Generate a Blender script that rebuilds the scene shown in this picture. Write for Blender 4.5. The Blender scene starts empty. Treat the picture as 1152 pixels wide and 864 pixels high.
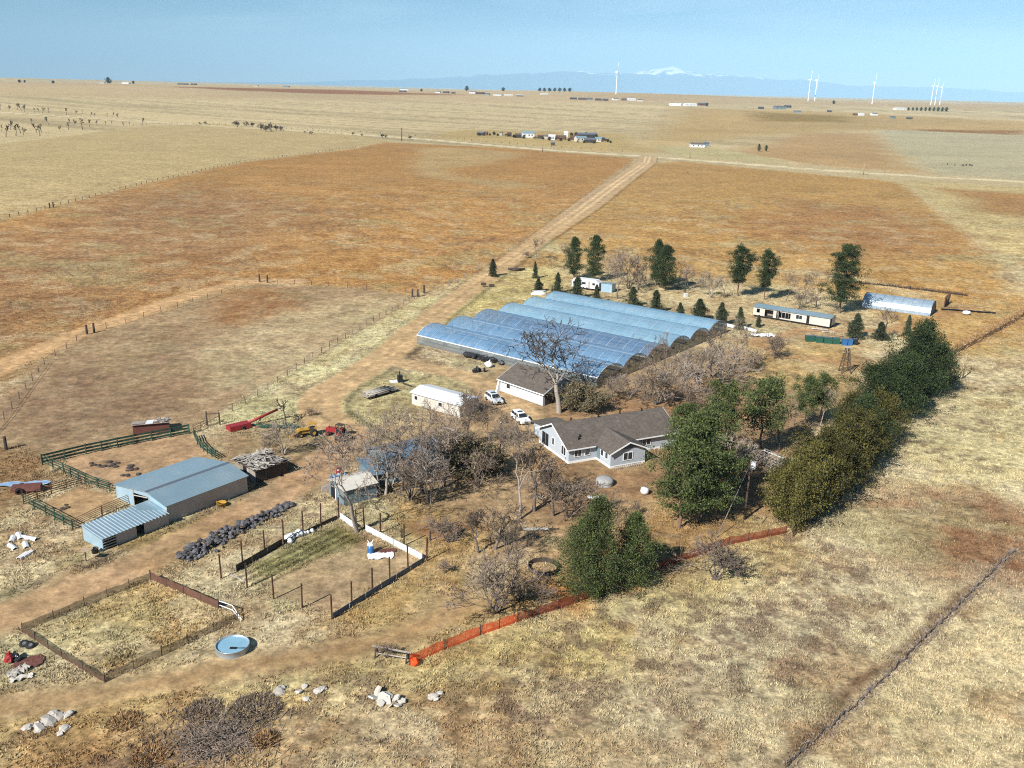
DN=False; SKYSAT=1.5; SKYSTR=.035; EXPO=1.03; HAZE=3.6e-5; HAZECOL=(.48,.77,1,1)
import bpy, bmesh, math, random
import numpy as np
from mathutils import Vector, Matrix
R=math.radians
rnd=random.Random(7)
C=bpy.context.scene.collection
# ---------------------------------------------------------------- camera model (1152 x 864 photograph)
F,CH,CX,CY=1030.,53.,576.,432.
ROLL=math.atan(.0243); PITCH=math.atan(331/1030.)
def ray(px,py):
    u,v=px-CX,py-CY
    c,s=math.cos(ROLL),math.sin(ROLL)
    u,v=u*c+v*s,-u*s+v*c
    cp,sp=math.cos(PITCH),math.sin(PITCH)
    return (u,F*cp-v*sp,-F*sp-v*cp)
def sst(a,b,x):
    t=min(1,max(0,(x-a)/(b-a))); return t*t*(3-2*t)
def TZ(x,y):
    d=y
    return 42*sst(1350,3900,d)+ (6*math.sin(x/700.+1)+4*math.sin(x/311.))*sst(1500,4200,d)
def P(px,py,z=0.):
    """ground point seen at that place of the photograph"""
    d=ray(px,py)
    t=(z-CH)/d[2] if d[2]<-1e-6 else 1e9
    x,y=d[0]*t,d[1]*t
    if y>1350:
        lo,hi=1300/d[1],4300/d[1]
        for _ in range(40):
            m=(lo+hi)/2
            if CH+d[2]*m>TZ(d[0]*m,d[1]*m)+z: lo=m
            else: hi=m
        x,y=d[0]*lo,d[1]*lo
        return Vector((x,y,TZ(x,y)+z))
    return Vector((x,y,z))
def HGT(top,base):
    b=P(*base); d=ray(*top); t=b.y/d[1]
    return CH+d[2]*t-b.z
# ---------------------------------------------------------------- mesh helpers
class MB:
    def __init__(s): s.v=[];s.f=[];s.m=[]
    def face(s,pts,m=0):
        n=len(s.v); s.v+= [tuple(p) for p in pts]; s.f.append(tuple(range(n,n+len(pts)))); s.m.append(m)
    def hexa(s,b,t,m=0):
        n=len(s.v); k=len(b); s.v+=[tuple(p) for p in b]+[tuple(p) for p in t]
        s.f.append(tuple(range(n+k-1,n-1,-1))); s.f.append(tuple(range(n+k,n+2*k)))
        for i in range(k):
            j=(i+1)%k; s.f.append((n+i,n+j,n+k+j,n+k+i))
        s.m+=[m]*(k+2)
    def box(s,x0,x1,y0,y1,z0,z1,m=0):
        s.hexa([(x0,y0,z0),(x1,y0,z0),(x1,y1,z0),(x0,y1,z0)],[(x0,y0,z1),(x1,y0,z1),(x1,y1,z1),(x0,y1,z1)],m)
    def obox(s,c,dx,dy,dz,rot=0,m=0,tilt=0):
        M=Matrix.Rotation(rot,3,'Z')@Matrix.Rotation(tilt,3,'Y')
        q=[Vector(c)+M@Vector((sx*dx/2,sy*dy/2,sz*dz/2)) for sz in(-1,1) for sx,sy in((-1,-1),(1,-1),(1,1),(-1,1))]
        s.hexa(q[:4],q[4:],m)
    def prism(s,prof,x0,x1,m=0,axis='x'):
        """closed (a,z) outline swept along x (or y)"""
        f=(lambda a,z,t:(t,a,z)) if axis=='x' else (lambda a,z,t:(a,t,z))
        s.hexa([f(a,z,x0) for a,z in prof],[f(a,z,x1) for a,z in prof],m)
    def slab(s,q,t,m=0):
        q=[Vector(p) for p in q]; n=(q[1]-q[0]).cross(q[2]-q[0]).normalized()
        if n.z<0: n=-n
        s.hexa([p-n*t for p in q],q,m)
    def tube(s,p,q,r0,r1=None,n=6,m=0,cap=True):
        p,q=Vector(p),Vector(q); r1=r0 if r1 is None else r1
        d=(q-p); 
        if d.length<1e-6: return
        d.normalize(); a=d.orthogonal().normalized(); b=d.cross(a)
        k=len(s.v)
        for c,r in((p,r0),(q,r1)):
            for i in range(n):
                t=2*math.pi*i/n; s.v.append(tuple(c+a*(r*math.cos(t))+b*(r*math.sin(t))))
        for i in range(n):
            j=(i+1)%n; s.f.append((k+i,k+j,k+n+j,k+n+i)); s.m.append(m)
        if cap:
            s.f.append(tuple(range(k+n-1,k-1,-1))); s.f.append(tuple(range(k+n,k+2*n))); s.m+=[m,m]
    def path(s,pts,r,n=5,m=0):
        for a,b in zip(pts,pts[1:]): s.tube(a,b,r,r,n,m)
    def lathe(s,prof,n=16,m=0,c=(0,0,0)):
        k=len(s.v)
        for r,z in prof:
            for i in range(n):
                t=2*math.pi*i/n; s.v.append((c[0]+r*math.cos(t),c[1]+r*math.sin(t),c[2]+z))
        for a in range(len(prof)-1):
            for i in range(n):
                j=(i+1)%n; s.f.append((k+a*n+i,k+a*n+j,k+(a+1)*n+j,k+(a+1)*n+i)); s.m.append(m)
    def lump(s,c,r,seed,sq=.7,n=7,m=0,jag=.3):
        """irregular faceted lump"""
        q=random.Random(seed); c=Vector(c); k=len(s.v); rings=[(-.9,.45),(-.35,.95),(.35,.9),(.85,.5)]
        for zz,rr in rings:
            for i in range(n):
                t=2*math.pi*(i+q.random()*.5)/n; f=rr*(1+q.uniform(-jag,jag))
                s.v.append(tuple(c+Vector((r*f*math.cos(t),r*f*math.sin(t),r*sq*(zz+q.uniform(-.15,.15))))))
        for a in range(3):
            for i in range(n):
                j=(i+1)%n; s.f.append((k+a*n+i,k+a*n+j,k+(a+1)*n+j,k+(a+1)*n+i)); s.m.append(m)
        s.f.append(tuple(range(k+n-1,k-1,-1))); s.f.append(tuple(range(k+3*n,k+4*n))); s.m+=[m,m]
    def mesh(s,name,mats,smooth=False):
        me=bpy.data.meshes.new(name); me.from_pydata(s.v,[],s.f)
        mats=mats if isinstance(mats,(list,tuple)) else [mats]
        for a in mats: me.materials.append(a)
        if len(mats)>1: me.polygons.foreach_set('material_index',s.m)
        if smooth: me.polygons.foreach_set('use_smooth',[True]*len(me.polygons))
        me.update(); return me
    def build(s,name,mats,parent=None,smooth=False,loc=None,rot=0):
        o=bpy.data.objects.new(name,s.mesh(name,mats,smooth)); C.objects.link(o)
        if parent: o.parent=parent
        if loc is not None: o.location=loc
        if rot: o.rotation_euler=(0,0,rot)
        return o
def tag(o,label=None,cat=None,group=None,kind=None):
    if label: o['label']=label
    if cat: o['category']=cat
    if group: o['group']=group
    if kind: o['kind']=kind
    return o
def thing(name,label,cat,loc=(0,0,0),rot=0,group=None):
    o=bpy.data.objects.new(name,None); C.objects.link(o); o.empty_display_size=.2
    o.location=loc; o.rotation_euler=(0,0,rot)
    return tag(o,label,cat,group)
def inst(me,name,parent=None,loc=(0,0,0),rot=0,sc=1):
    o=bpy.data.objects.new(name,me); C.objects.link(o)
    if parent: o.parent=parent
    o.location=loc; o.rotation_euler=(0,0,rot) if not isinstance(rot,tuple) else rot
    o.scale=(sc,sc,sc) if not isinstance(sc,tuple) else sc
    return o
# ---------------------------------------------------------------- materials
def lin(c): return tuple((x/255/12.92 if x/255<=.04045 else ((x/255+.055)/1.055)**2.4) for x in c)
def nd(nt,t,**k):
    n=nt.nodes.new(t)
    for a,b in k.items():
        if a.startswith('i_'): n.inputs[int(a[2:])].default_value=b
        else: setattr(n,a,b)
    return n
def mat(name,col,rough=.8,metal=0.,var=.18,scale=2.,bump=.0,isl=0.,objr=0.,spec=.3,dirt=None,dirtamt=.5,stretch=(1,1,1),wave=None):
    """principled with multi scale noise, optional per-leaf variation, dirt patches, ribs"""
    m=bpy.data.materials.new(name); m.use_nodes=True; nt=m.node_tree; L=nt.links; b=nt.nodes['Principled BSDF']
    b.inputs['Roughness'].default_value=rough; b.inputs['Metallic'].default_value=metal; b.inputs['Specular IOR Level'].default_value=spec
    tc=nd(nt,'ShaderNodeTexCoord'); mp=nd(nt,'ShaderNodeMapping'); mp.inputs['Scale'].default_value=stretch
    L.new(tc.outputs['Object'],mp.inputs[0])
    n=nd(nt,'ShaderNodeTexNoise'); n.inputs['Scale'].default_value=scale; n.inputs['Detail'].default_value=6; n.inputs['Roughness'].default_value=.65
    L.new(mp.outputs[0],n.inputs[0])
    mr=nd(nt,'ShaderNodeMapRange'); mr.inputs[1].default_value=.25; mr.inputs[2].default_value=.75; mr.inputs[3].default_value=1-var; mr.inputs[4].default_value=1+var
    L.new(n.outputs[0],mr.inputs[0]); fac=mr.outputs[0]
    def mul(a,sock):
        k=nd(nt,'ShaderNodeMath',operation='MULTIPLY'); L.new(a,k.inputs[0]); L.new(sock,k.inputs[1]); return k.outputs[0]
    if isl:
        g=nd(nt,'ShaderNodeNewGeometry'); r=nd(nt,'ShaderNodeMapRange'); r.inputs[3].default_value=1-isl; r.inputs[4].default_value=1+isl
        L.new(g.outputs['Random Per Island'],r.inputs[0]); fac=mul(fac,r.outputs[0])
    if objr:
        g=nd(nt,'ShaderNodeObjectInfo'); r=nd(nt,'ShaderNodeMapRange'); r.inputs[3].default_value=1-objr; r.inputs[4].default_value=1+objr
        L.new(g.outputs['Random'],r.inputs[0]); fac=mul(fac,r.outputs[0])
    base=nd(nt,'ShaderNodeRGB'); base.outputs[0].default_value=(*col,1); cs=base.outputs[0]
    if dirt:
        n2=nd(nt,'ShaderNodeTexNoise'); n2.inputs['Scale'].default_value=scale*.35; n2.inputs['Detail'].default_value=8; n2.inputs['Roughness'].default_value=.7
        L.new(mp.outputs[0],n2.inputs[0])
        r=nd(nt,'ShaderNodeMapRange'); r.inputs[1].default_value=.48; r.inputs[2].default_value=.66; r.inputs[4].default_value=dirtamt
        L.new(n2.outputs[0],r.inputs[0])
        mx=nd(nt,'ShaderNodeMix',data_type='RGBA'); L.new(r.outputs[0],mx.inputs[0]); L.new(cs,mx.inputs[6]); mx.inputs[7].default_value=(*dirt,1); cs=mx.outputs[2]
    vm=nd(nt,'ShaderNodeVectorMath',operation='SCALE'); L.new(cs,vm.inputs[0]); L.new(fac,vm.inputs['Scale'])
    L.new(vm.outputs[0],b.inputs['Base Color'])
    hs=None
    if wave:
        w=nd(nt,'ShaderNodeTexWave',bands_direction=wave[0]); w.inputs['Scale'].default_value=wave[1]; L.new(tc.outputs['Object'],w.inputs[0])
        bp=nd(nt,'ShaderNodeBump'); bp.inputs['Strength'].default_value=wave[2]; bp.inputs['Distance'].default_value=.05; L.new(w.outputs[1],bp.inputs['Height']); L.new(bp.outputs[0],b.inputs['Normal']); hs=bp
    if bump:
        bp=nd(nt,'ShaderNodeBump'); bp.inputs['Strength'].default_value=bump; bp.inputs['Distance'].default_value=.1; L.new(n.outputs[0],bp.inputs['Height'])
        if hs: L.new(hs.outputs[0],bp.inputs['Normal'])
        L.new(bp.outputs[0],b.inputs['Normal'])
    return m
M={}
M['white']=mat('white_paint',(.60,.61,.62),.5,var=.06,scale=1.5,dirt=(.5,.46,.4),dirtamt=.25)
M['offwhite']=mat('weathered_white',(.50,.47,.41),.7,var=.12,scale=1.2,dirt=(.4,.34,.27),dirtamt=.5)
M['greywall']=mat('pale_grey_siding',(.40,.44,.48),.6,var=.06,scale=1.5,wave=('Z',2.2,.25))
M['garagewall']=mat('garage_siding',(.47,.50,.53),.6,var=.08,scale=1.2,wave=('Z',2.2,.25),dirt=(.40,.38,.34),dirtamt=.4)
M['shingle']=mat('asphalt_shingle',(.100,.082,.068),.9,var=.35,scale=2.2,bump=.4,dirt=(.14,.118,.098),dirtamt=.7,stretch=(1,1,1))
M['galv']=mat('galvanised_roof',(.27,.38,.43),.42,.45,var=.08,scale=.5,spec=.5,dirt=(.36,.42,.44),dirtamt=.6)  # blue of the reflected sky is put into the base colour
M['galvwall']=mat('galvanised_wall',(.36,.52,.63),.45,.35,var=.10,scale=.6,spec=.5,wave=('X',1.6,.5),dirt=(.3,.3,.28),dirtamt=.35)
M['galvshaded']=mat('galvanised_shaded_side',(.40,.38,.36),.55,.25,var=.08,scale=.8,wave=('X',1.6,.5),dirt=(.34,.27,.2),dirtamt=.4)  # grey copy of the lit blue wall metal, shade put into its colour
M['rib']=mat('pale_rib',(.52,.60,.66),.4,.3,var=.08)
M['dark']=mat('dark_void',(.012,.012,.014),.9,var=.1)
M['glass']=mat('window_glass',(.02,.025,.03),.08,0,var=.1,spec=.6)
M['trim']=mat('white_trim',(.78,.78,.77),.5,var=.04)
M['fascia']=mat('dark_fascia',(.10,.12,.15),.6,var=.1)
M['wood']=mat('grey_weathered_wood',(.27,.23,.19),.9,var=.35,scale=3,isl=.35,bump=.3)
M['boards']=mat('silvered_boards',(.33,.30,.26),.9,var=.3,scale=3,isl=.45)
M['darkwood']=mat('dark_wood',(.06,.045,.036),.9,var=.3,scale=3)
M['pole']=mat('pole_wood',(.085,.058,.042),.9,var=.25,scale=4)
M['palepole']=mat('pale_pole_wood',(.30,.22,.14),.9,var=.25,scale=4)
M['rustpost']=mat('rusty_steel',(.085,.035,.022),.85,.2,var=.3,scale=6)
M['rust']=mat('rust_sheet',(.13,.065,.042),.9,.1,var=.35,scale=2,dirt=(.09,.05,.035),dirtamt=.8)
M['greenfence']=mat('green_rail',(.028,.075,.05),.7,var=.25,scale=2,dirt=(.05,.04,.03),dirtamt=.7)
M['brownrail']=mat('brown_rail',(.10,.055,.035),.85,var=.3,scale=2)
M['black']=mat('black_plastic',(.018,.018,.02),.5,var=.3,scale=3,spec=.4)
M['slate']=mat('dark_rubble',(.085,.080,.082),.85,var=.35,scale=2,isl=.4,objr=.45)
M['concrete']=mat('pale_concrete',(.42,.38,.33),.9,var=.18,scale=2,isl=.15,objr=.2)
M['sheet']=mat('white_sheet',(.66,.66,.65),.6,var=.08,scale=2)
M['tank']=mat('galvanised_tank',(.40,.46,.50),.4,.5,var=.12,scale=2,wave=('Z',3,.3))
M['water']=mat('tank_water',(.20,.36,.46),.06,0,var=.12,scale=1,spec=.6)
M['red']=mat('red_paint',(.26,.024,.024),.45,var=.15,scale=2,dirt=(.2,.03,.02),dirtamt=.4)
M['yellow']=mat('yellow_paint',(.42,.24,.035),.5,var=.15,scale=3,dirt=(.3,.15,.03),dirtamt=.5)
M['tyre']=mat('tyre_rubber',(.022,.021,.02),.85,var=.25)
M['steel']=mat('dull_steel',(.25,.25,.25),.45,.6,var=.15)
M['carwhite']=mat('car_paint_white',(.80,.80,.81),.18,0,var=.02,spec=.6)
M['carsilver']=mat('car_paint_silver',(.62,.65,.68),.2,.2,var=.02,spec=.6)
M['lamp']=mat('lamp_glass',(.75,.76,.78),.1,var=.02,spec=.7)
M['taillamp']=mat('tail_lamp_red',(.3,.01,.01),.2,var=.02)
M['blue']=mat('blue_plastic',(.03,.12,.30),.4,var=.12)
M['bluetarp']=mat('blue_tarp',(.20,.30,.44),.6,var=.2,scale=2,dirt=(.4,.42,.44),dirtamt=.6)
M['greentank']=mat('green_tote',(.02,.085,.06),.5,var=.2,scale=2)
M['turbine']=mat('turbine_white',(.85,.86,.88),.4,var=.02)
M['snow']=mat('snow_rock',(.75,.78,.82),.9,var=.1,scale=.002)
M['mount']=mat('mountain_rock',(.07,.09,.12),.95,var=.2,scale=.001)
M['maroon']=mat('dark_red_sheet',(.12,.045,.035),.8,var=.3)
M['teal']=mat('grey_teal_siding',(.15,.21,.24),.6,.1,var=.15,scale=1.5,wave=('X',3,.4))
M['barkpale']=mat('pale_bark',(.30,.26,.22),.95,var=.28,scale=5,objr=.15)
M['bark']=mat('grey_bark',(.15,.12,.10),.95,var=.28,scale=5,objr=.2)
M['twigpale']=mat('pale_twig',(.25,.205,.165),.95,var=.15,isl=.35,objr=.12)
M['twig']=mat('grey_brown_twig',(.19,.145,.11),.95,var=.15,isl=.35,objr=.2)
M['twigdark']=mat('dark_twig',(.085,.062,.046),.95,var=.15,isl=.35,objr=.2)
M['pinebark']=mat('pine_bark',(.17,.105,.07),.95,var=.3,scale=5)
M['pine']=mat('pine_needles',(.036,.054,.018),.75,var=.25,scale=.6,isl=.65,objr=.2,spec=.25)  # wide tone spread per needle puts self-shading contrast into the foliage colour
M['pinelt']=mat('bright_pine_needles',(.070,.090,.027),.75,var=.35,scale=.6,isl=.65,objr=.12,spec=.25)
M['spruce']=mat('spruce_needles',(.055,.068,.032),.75,var=.2,scale=.8,isl=.6,objr=.25,spec=.25)
M['juniper']=mat('olive_juniper',(.078,.070,.018),.8,var=.42,scale=.45,isl=.65,objr=.38,spec=.2)
M['junigreen']=mat('dark_juniper',(.036,.052,.017),.8,var=.4,scale=.45,isl=.65,objr=.32,spec=.2)
M['olivebush']=mat('olive_bush',(.15,.122,.068),.9,var=.25,isl=.45)
M['weed']=mat('tumbleweed',(.30,.18,.085),.95,var=.25,isl=.45,scale=1)
M['grass']=mat('dry_grass_blades',(.42,.32,.165),.95,var=.30,isl=.40,scale=.08)
M['orangegrass']=mat('orange_grass_blades',(.36,.19,.07),.95,var=.25,isl=.40,scale=.1)
M['seat']=mat('dark_cloth',(.05,.05,.055),.8)
# sheer net and film: thin real surfaces you see partly through
def film(name,col,tr,rough=.3,gloss=.0,var=.15,scale=.4):
    m=mat(name,col,rough,0,var=var,scale=scale,spec=gloss); nt=m.node_tree; L=nt.links; b=nt.nodes['Principled BSDF']; out=nt.nodes['Material Output']
    t=nd(nt,'ShaderNodeBsdfTransparent'); mx=nd(nt,'ShaderNodeMixShader'); mx.inputs[0].default_value=1-tr
    L.new(t.outputs[0],mx.inputs[1]); L.new(b.outputs[0],mx.inputs[2]); L.new(mx.outputs[0],out.inputs[0]); return m
M['orangenet']=film('orange_net',(.75,.10,.025),.25,.8,.1)
M['rustnet']=film('faded_rust_net',(.24,.055,.03),.22,.9,.1)
M['brownnet']=film('brown_slat_net',(.105,.062,.042),.30,.9,.1)
M['wirenet']=film('woven_wire',(.12,.09,.065),.42,.9,.1)
M['siltnet']=film('grey_silt_fabric',(.19,.165,.15),.12,.9,.1)
M['poly']=film('greenhouse_film',(.13,.28,.46),.40,.22,.9,var=.22,scale=.25)  # sky reflection put into the blue base colour of the roof films
M['polypale']=film('new_greenhouse_film',(.21,.38,.51),.34,.25,.9,var=.16,scale=.25)
M['polydark']=film('old_greenhouse_film',(.10,.20,.34),.38,.3,.8,var=.3,scale=.3)
M['polyend']=film('clear_end_film',(.13,.125,.12),.55,.4,.4,var=.2)
M['polyside']=film('clear_side_film',(.22,.26,.27),.5,.35,.6,var=.2)
# ================================================================ ground
K=1.55
def A(*c): return np.array(lin(c))/K
def h2(ix,iy,s):
    n=(ix.astype(np.int64)*374761393+iy.astype(np.int64)*668265263+s*144665)&0x7fffffff
    n=((n^(n>>13))*1274126177)&0x7fffffff
    n=((n^(n>>16))*668265263)&0x7fffffff
    return ((n>>8)&0xffff)/65535.
def vn(x,y,s):
    xi,yi=np.floor(x),np.floor(y); fx,fy=x-xi,y-yi
    fx=fx*fx*(3-2*fx); fy=fy*fy*(3-2*fy)
    a,b,c,d=h2(xi,yi,s),h2(xi+1,yi,s),h2(xi,yi+1,s),h2(xi+1,yi+1,s)
    return (a+(b-a)*fx)*(1-fy)+(c+(d-c)*fx)*fy
def fbm(x,y,sc,s,o=5,g=.55):
    t=0;a=1;w=0
    for i in range(o):
        cs,sn=math.cos(i*1.1),math.sin(i*1.1); f=2.03**i/sc
        t=t+a*vn((x*cs-y*sn)*f+i*17.3,(x*sn+y*cs)*f-i*9.1,s+i); w+=a; a*=g
    return t/w
def ss(a,b,x):
    t=np.clip((x-a)/(b-a),0,1); return t*t*(3-2*t)
def W(l): return np.array([P(*p)[:2] for p in l])
def sd_poly(x,y,V):
    d=np.full(x.shape,1e18); ins=np.zeros(x.shape,bool); n=len(V)
    for i in range(n):
        ax,ay=V[i];bx,by=V[(i+1)%n]; ex,ey=bx-ax,by-ay; wx,wy=x-ax,y-ay
        t=np.clip((wx*ex+wy*ey)/(ex*ex+ey*ey+1e-9),0,1)
        d=np.minimum(d,(wx-ex*t)**2+(wy-ey*t)**2)
        c=((ay<=y)&(by>y))|((ay>y)&(by<=y))
        xx=ax+(y-ay)*(ex)/(ey if abs(ey)>1e-9 else 1e-9)
        ins^=c&(x<xx)
    d=np.sqrt(d); return np.where(ins,d,-d)
def d_line(x,y,V):
    """distance to a polyline and signed side offset"""
    d=np.full(x.shape,1e18); sg=np.zeros(x.shape)
    for (ax,ay),(bx,by) in zip(V,V[1:]):
        ex,ey=bx-ax,by-ay; wx,wy=x-ax,y-ay
        t=np.clip((wx*ex+wy*ey)/(ex*ex+ey*ey+1e-9),0,1)
        q=(wx-ex*t)**2+(wy-ey*t)**2; s=np.sign(ex*wy-ey*wx); m=q<d
        d=np.where(m,q,d); sg=np.where(m,s,sg)
    return np.sqrt(d),sg
# colour regions of the land: outline in the photograph, colour, feather (m), ragged edge (m, scale), grassiness
TAN=A(198,178,134)
REG=[
 # far plain
 ([(-200,60),(1400,100),(1400,126),(700,116),(-200,104)],A(202,176,132),200,120,700,.5,.8),
 ([(190,97.6),(384,101),(520,107),(384,106),(250,101)],A(158,110,68),60,60,300,.4,.7),
 ([(760,121),(960,127),(1230,140),(1230,150),(980,146),(860,152),(700,170),(740,150)],A(194,164,108),60,40,160,.5,.7),
 ([(820,176),(1040,196),(980,150),(900,150)],A(190,156,106),30,30,90,.5,.6),
 ([(850,126),(960,131),(955,138),(850,136)],A(156,128,66),50,40,180,.35,.6),
 ([(1040,146),(1152,147),(1152,152),(1050,151)],A(160,118,66),25,30,120,.35,.6),
 ([(985,146),(1075,149),(1320,158),(1320,212),(1045,196)],A(192,180,142),14,12,60,.45,.75),
 ([(735,164),(800,166),(872,178),(890,186),(768,177)],A(196,180,130),8,6,20,.4,.6),
 ([(520,146),(700,150),(716,172),(640,167),(480,155)],A(194,168,112),20,14,40,.5,.5),
 # left pale stubble field
 ([(-300,170),(0,164),(160,142),(240,139),(390,151),(432,158),(400,166),(270,182),(165,205),(0,248),(-300,330)],A(196,173,124),6,3,20,.3,.8),
 # rust coloured grass fields
 ([(-300,340),(0,249),(165,206),(270,183),(400,167),(432,160),(560,166),(715,178),(640,243),(560,296),(470,334),(370,322),(290,318),(95,377),(0,425),(-300,560)],A(181,138,84),5,4,22,.45,.85),
 ([(-300,340),(0,262),(150,222),(230,205),(330,240),(280,300),(95,370),(0,420),(-300,560)],A(163,126,86),40,30,60,.6,.8),
 ([(470,166),(520,166),(590,172),(560,183),(505,190),(520,198),(610,210),(570,213),(490,199),(468,190)],A(188,158,108),12,10,30,.45,.6),
 ([(735,184),(768,182),(1012,205),(1080,260),(1150,335),(1085,345),(960,312),(780,290),(640,283),(610,262),(660,238)],A(186,147,88),5,5,22,.45,.85),
 ([(735,184),(768,182),(830,190),(760,215),(700,262),(640,283),(610,262),(660,238)],A(186,148,92),14,12,30,.6,.7),
 ([(880,222),(1040,240),(1090,290),(960,285),(820,262)],A(170,128,80),25,20,40,.5,.8),
 ([(1015,203),(1330,222),(1330,320),(1152,300),(1090,262)],A(200,178,124),5,4,18,.6,.85),
 ([(1060,212),(1330,232),(1330,260),(1120,240)],A(178,136,84),14,14,30,.45,.8),
 ([(600,283),(780,292),(960,316),(1085,346),(1152,330),(1250,400),(1060,400),(960,330),(640,300),(560,300)],A(192,156,98),5,6,16,.5,.7),
 # horse pasture
 ([(95,378),(200,344),(290,321),(370,322),(470,333),(352,402),(240,468),(214,484),(40,520),(-20,500),(0,455),(30,420)],A(171,143,107),2.5,2,9,.75,.35),
 ([(310,345),(470,334),(410,372),(330,415),(240,440),(220,400)],A(194,172,130),9,8,14,.5,.5),
 ([(20,440),(110,400),(240,380),(200,470),(40,510)],A(157,128,97),9,8,16,.5,.35),
 ([(240,330),(330,325),(330,350),(250,372)],A(168,124,80),6,6,12,.5,.5),
 # pale verge along the drive
 ([(468,338),(496,332),(440,390),(385,418),(345,442),(338,468),(330,478),(236,475),(270,452),(352,406)],A(204,190,138),1.2,1.2,5,.3,.9),
 ([(560,300),(620,300),(640,320),(560,365),(470,392),(500,352)],A(194,176,118),3,2,6,.4,.9),
 # farm yard
 ([(235,486),(330,480),(392,500),(478,462),(520,440),(560,405),(640,430),(760,400),(830,380),(960,380),(960,440),(880,520),(900,590),(640,660),(600,640),(500,590),(440,560),(380,560),(300,550),(250,560),(225,520)],A(174,145,106),4,4,11,.6,.4),
 ([(600,480),(700,440),(800,420),(880,450),(900,590),(760,650),(640,660),(620,560)],A(165,131,94),6,6,10,.55,.4),
 ([(820,385),(960,385),(960,450),(850,430)],A(188,158,104),5,4,9,.5,.7),
 ([(392,434),(430,416),(500,424),(540,440),(470,462),(405,482),(372,462)],A(186,170,120),1.2,1,5,.5,.7),
 ([(740,560),(860,580),(890,600),(800,625),(700,650),(560,700),(470,740),(480,700),(600,640),(680,610)],A(176,142,92),4,3,8,.6,.7),
 ([(620,655),(720,640),(730,665),(640,690)],A(186,124,66),2.5,2,5,.5,.7),
 ([(440,560),(520,580),(560,600),(500,690),(440,720),(380,700),(470,620)],A(180,146,92),3,3,7,.5,.7),
 ([(455,585),(530,590),(500,612),(470,604)],A(160,116,76),2,2,5,.4,.3),
 # pens
 ([(82,512),(213,488),(236,514),(150,538),(120,548),(70,528)],A(190,156,118),.6,.5,3,.15,.1),
 ([(40,572),(90,547),(125,556),(135,566),(82,590)],A(188,154,112),.6,.5,3,.15,.1),
 ([(20,500),(60,520),(40,570),(0,580),(-60,560),(-60,510)],A(160,128,88),3,2,6,.5,.6),
 ([(30,708),(170,650),(266,690),(118,763)],A(186,156,104),1,.8,5,.5,1.),
 ([(90,740),(118,763),(200,730),(160,715)],A(150,126,84),2,2,5,.4,1.),
 ([(275,640),(388,590),(470,632),(374,692),(300,670)],A(184,156,118),1,.8,4,.35,.4),
 ([(278,636),(330,610),(380,588),(412,606),(330,640),(290,656)],A(122,112,68),1.2,.8,3,.5,.8),
 ([(200,600),(280,575),(290,582),(180,640),(140,640)],A(136,124,70),1.2,1,4,.5,.9),
 ([(80,612),(150,600),(200,588),(290,560),(150,620)],A(182,150,98),1.5,1.5,5,.5,.6),
 # foreground prairie patches
 ([(0,800),(240,760),(480,735),(600,700),(880,600),(900,620),(640,760),(330,800),(0,864)],A(188,166,108),6,5,9,.5,1.),
 ([(0,830),(180,800),(330,790),(300,864),(0,900)],A(184,150,100),5,4,8,.5,1.),
 ([(330,800),(560,780),(700,830),(640,870),(320,880)],A(182,154,110),6,5,9,.6,1.),
 ([(700,690),(860,610),(890,600),(900,640),(780,690)],A(198,178,124),5,4,8,.4,1.),
 ([(980,560),(1110,560),(1230,600),(1230,690),(1080,640),(1000,620)],A(158,124,88),8,7,10,.65,1.),
 ([(1010,480),(1110,440),(1230,430),(1230,560),(1040,550)],A(196,179,128),10,8,14,.5,1.),
 ([(800,700),(940,640),(1000,660),(880,760),(700,800)],A(188,172,132),8,6,9,.5,1.),
 ([(940,790),(1110,690),(1230,680),(1230,900),(900,900)],A(196,176,130),8,6,10,.5,1.),
 ([(880,864),(1000,755),(1145,620),(1142,614),(990,740),(860,864)],A(134,112,82),.8,1,3,.6,1.),
]
ROADS=[ # name, centre line, half width (m), colour, soft edge (m), wheel tracks
 ('county_road',[(-200,112),(120,134),(240,141.5),(384,150),(484,157.3),(610,168.3),(717,175.5),(767,179),(908,190),(1045,199),(1152,204.5),(1340,215)],7.5,A(232,214,172),1.5,0),
 ('dirt_track',[(-150,186),(0,163),(80,153),(165,143),(235,140)],4.0,A(196,172,124),3,0),
 ('dirt_track',[(868,178),(888,181),(896,184),(900,189)],3.5,A(210,184,138),2,0),
 ('dirt_track',[(-60,445),(0,412),(90,376),(200,336),(275,317),(335,316)],3.2,A(212,172,124),.8,0),
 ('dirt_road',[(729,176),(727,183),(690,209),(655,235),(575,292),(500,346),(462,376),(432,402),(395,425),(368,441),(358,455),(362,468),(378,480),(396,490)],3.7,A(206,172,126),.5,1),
 ('dirt_road',[(425,404),(470,412),(512,420),(540,430),(560,446),(585,462),(600,478)],2.8,A(206,173,128),.6,0),
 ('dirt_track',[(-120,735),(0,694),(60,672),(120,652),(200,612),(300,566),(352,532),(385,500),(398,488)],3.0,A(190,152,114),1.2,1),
 ('dirt_track',[(-80,812),(0,797),(120,780),(250,752),(350,738),(440,722),(520,680)],2.0,A(176,140,98),2.2,0),
 ('dirt_track',[(550,318),(600,322),(640,330)],1.4,A(196,166,116),1.4,0),
 ('dirt_track',[(1090,346),(1000,372),(900,372),(850,385),(880,400),(960,410)],1.8,A(186,142,98),2.0,0),
]
for r in ROADS: pass
REGW=[(W(r[0]),)+r[1:] for r in REG]; ROADW=[(r[0],W(r[1]))+r[2:] for r in ROADS]
LT=W([(-60,720),(0,690),(70,640),(120,655),(60,690),(0,720)])
UDIR=(P(1045,199)-P(484,157.3)).to_2d().normalized()
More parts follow.
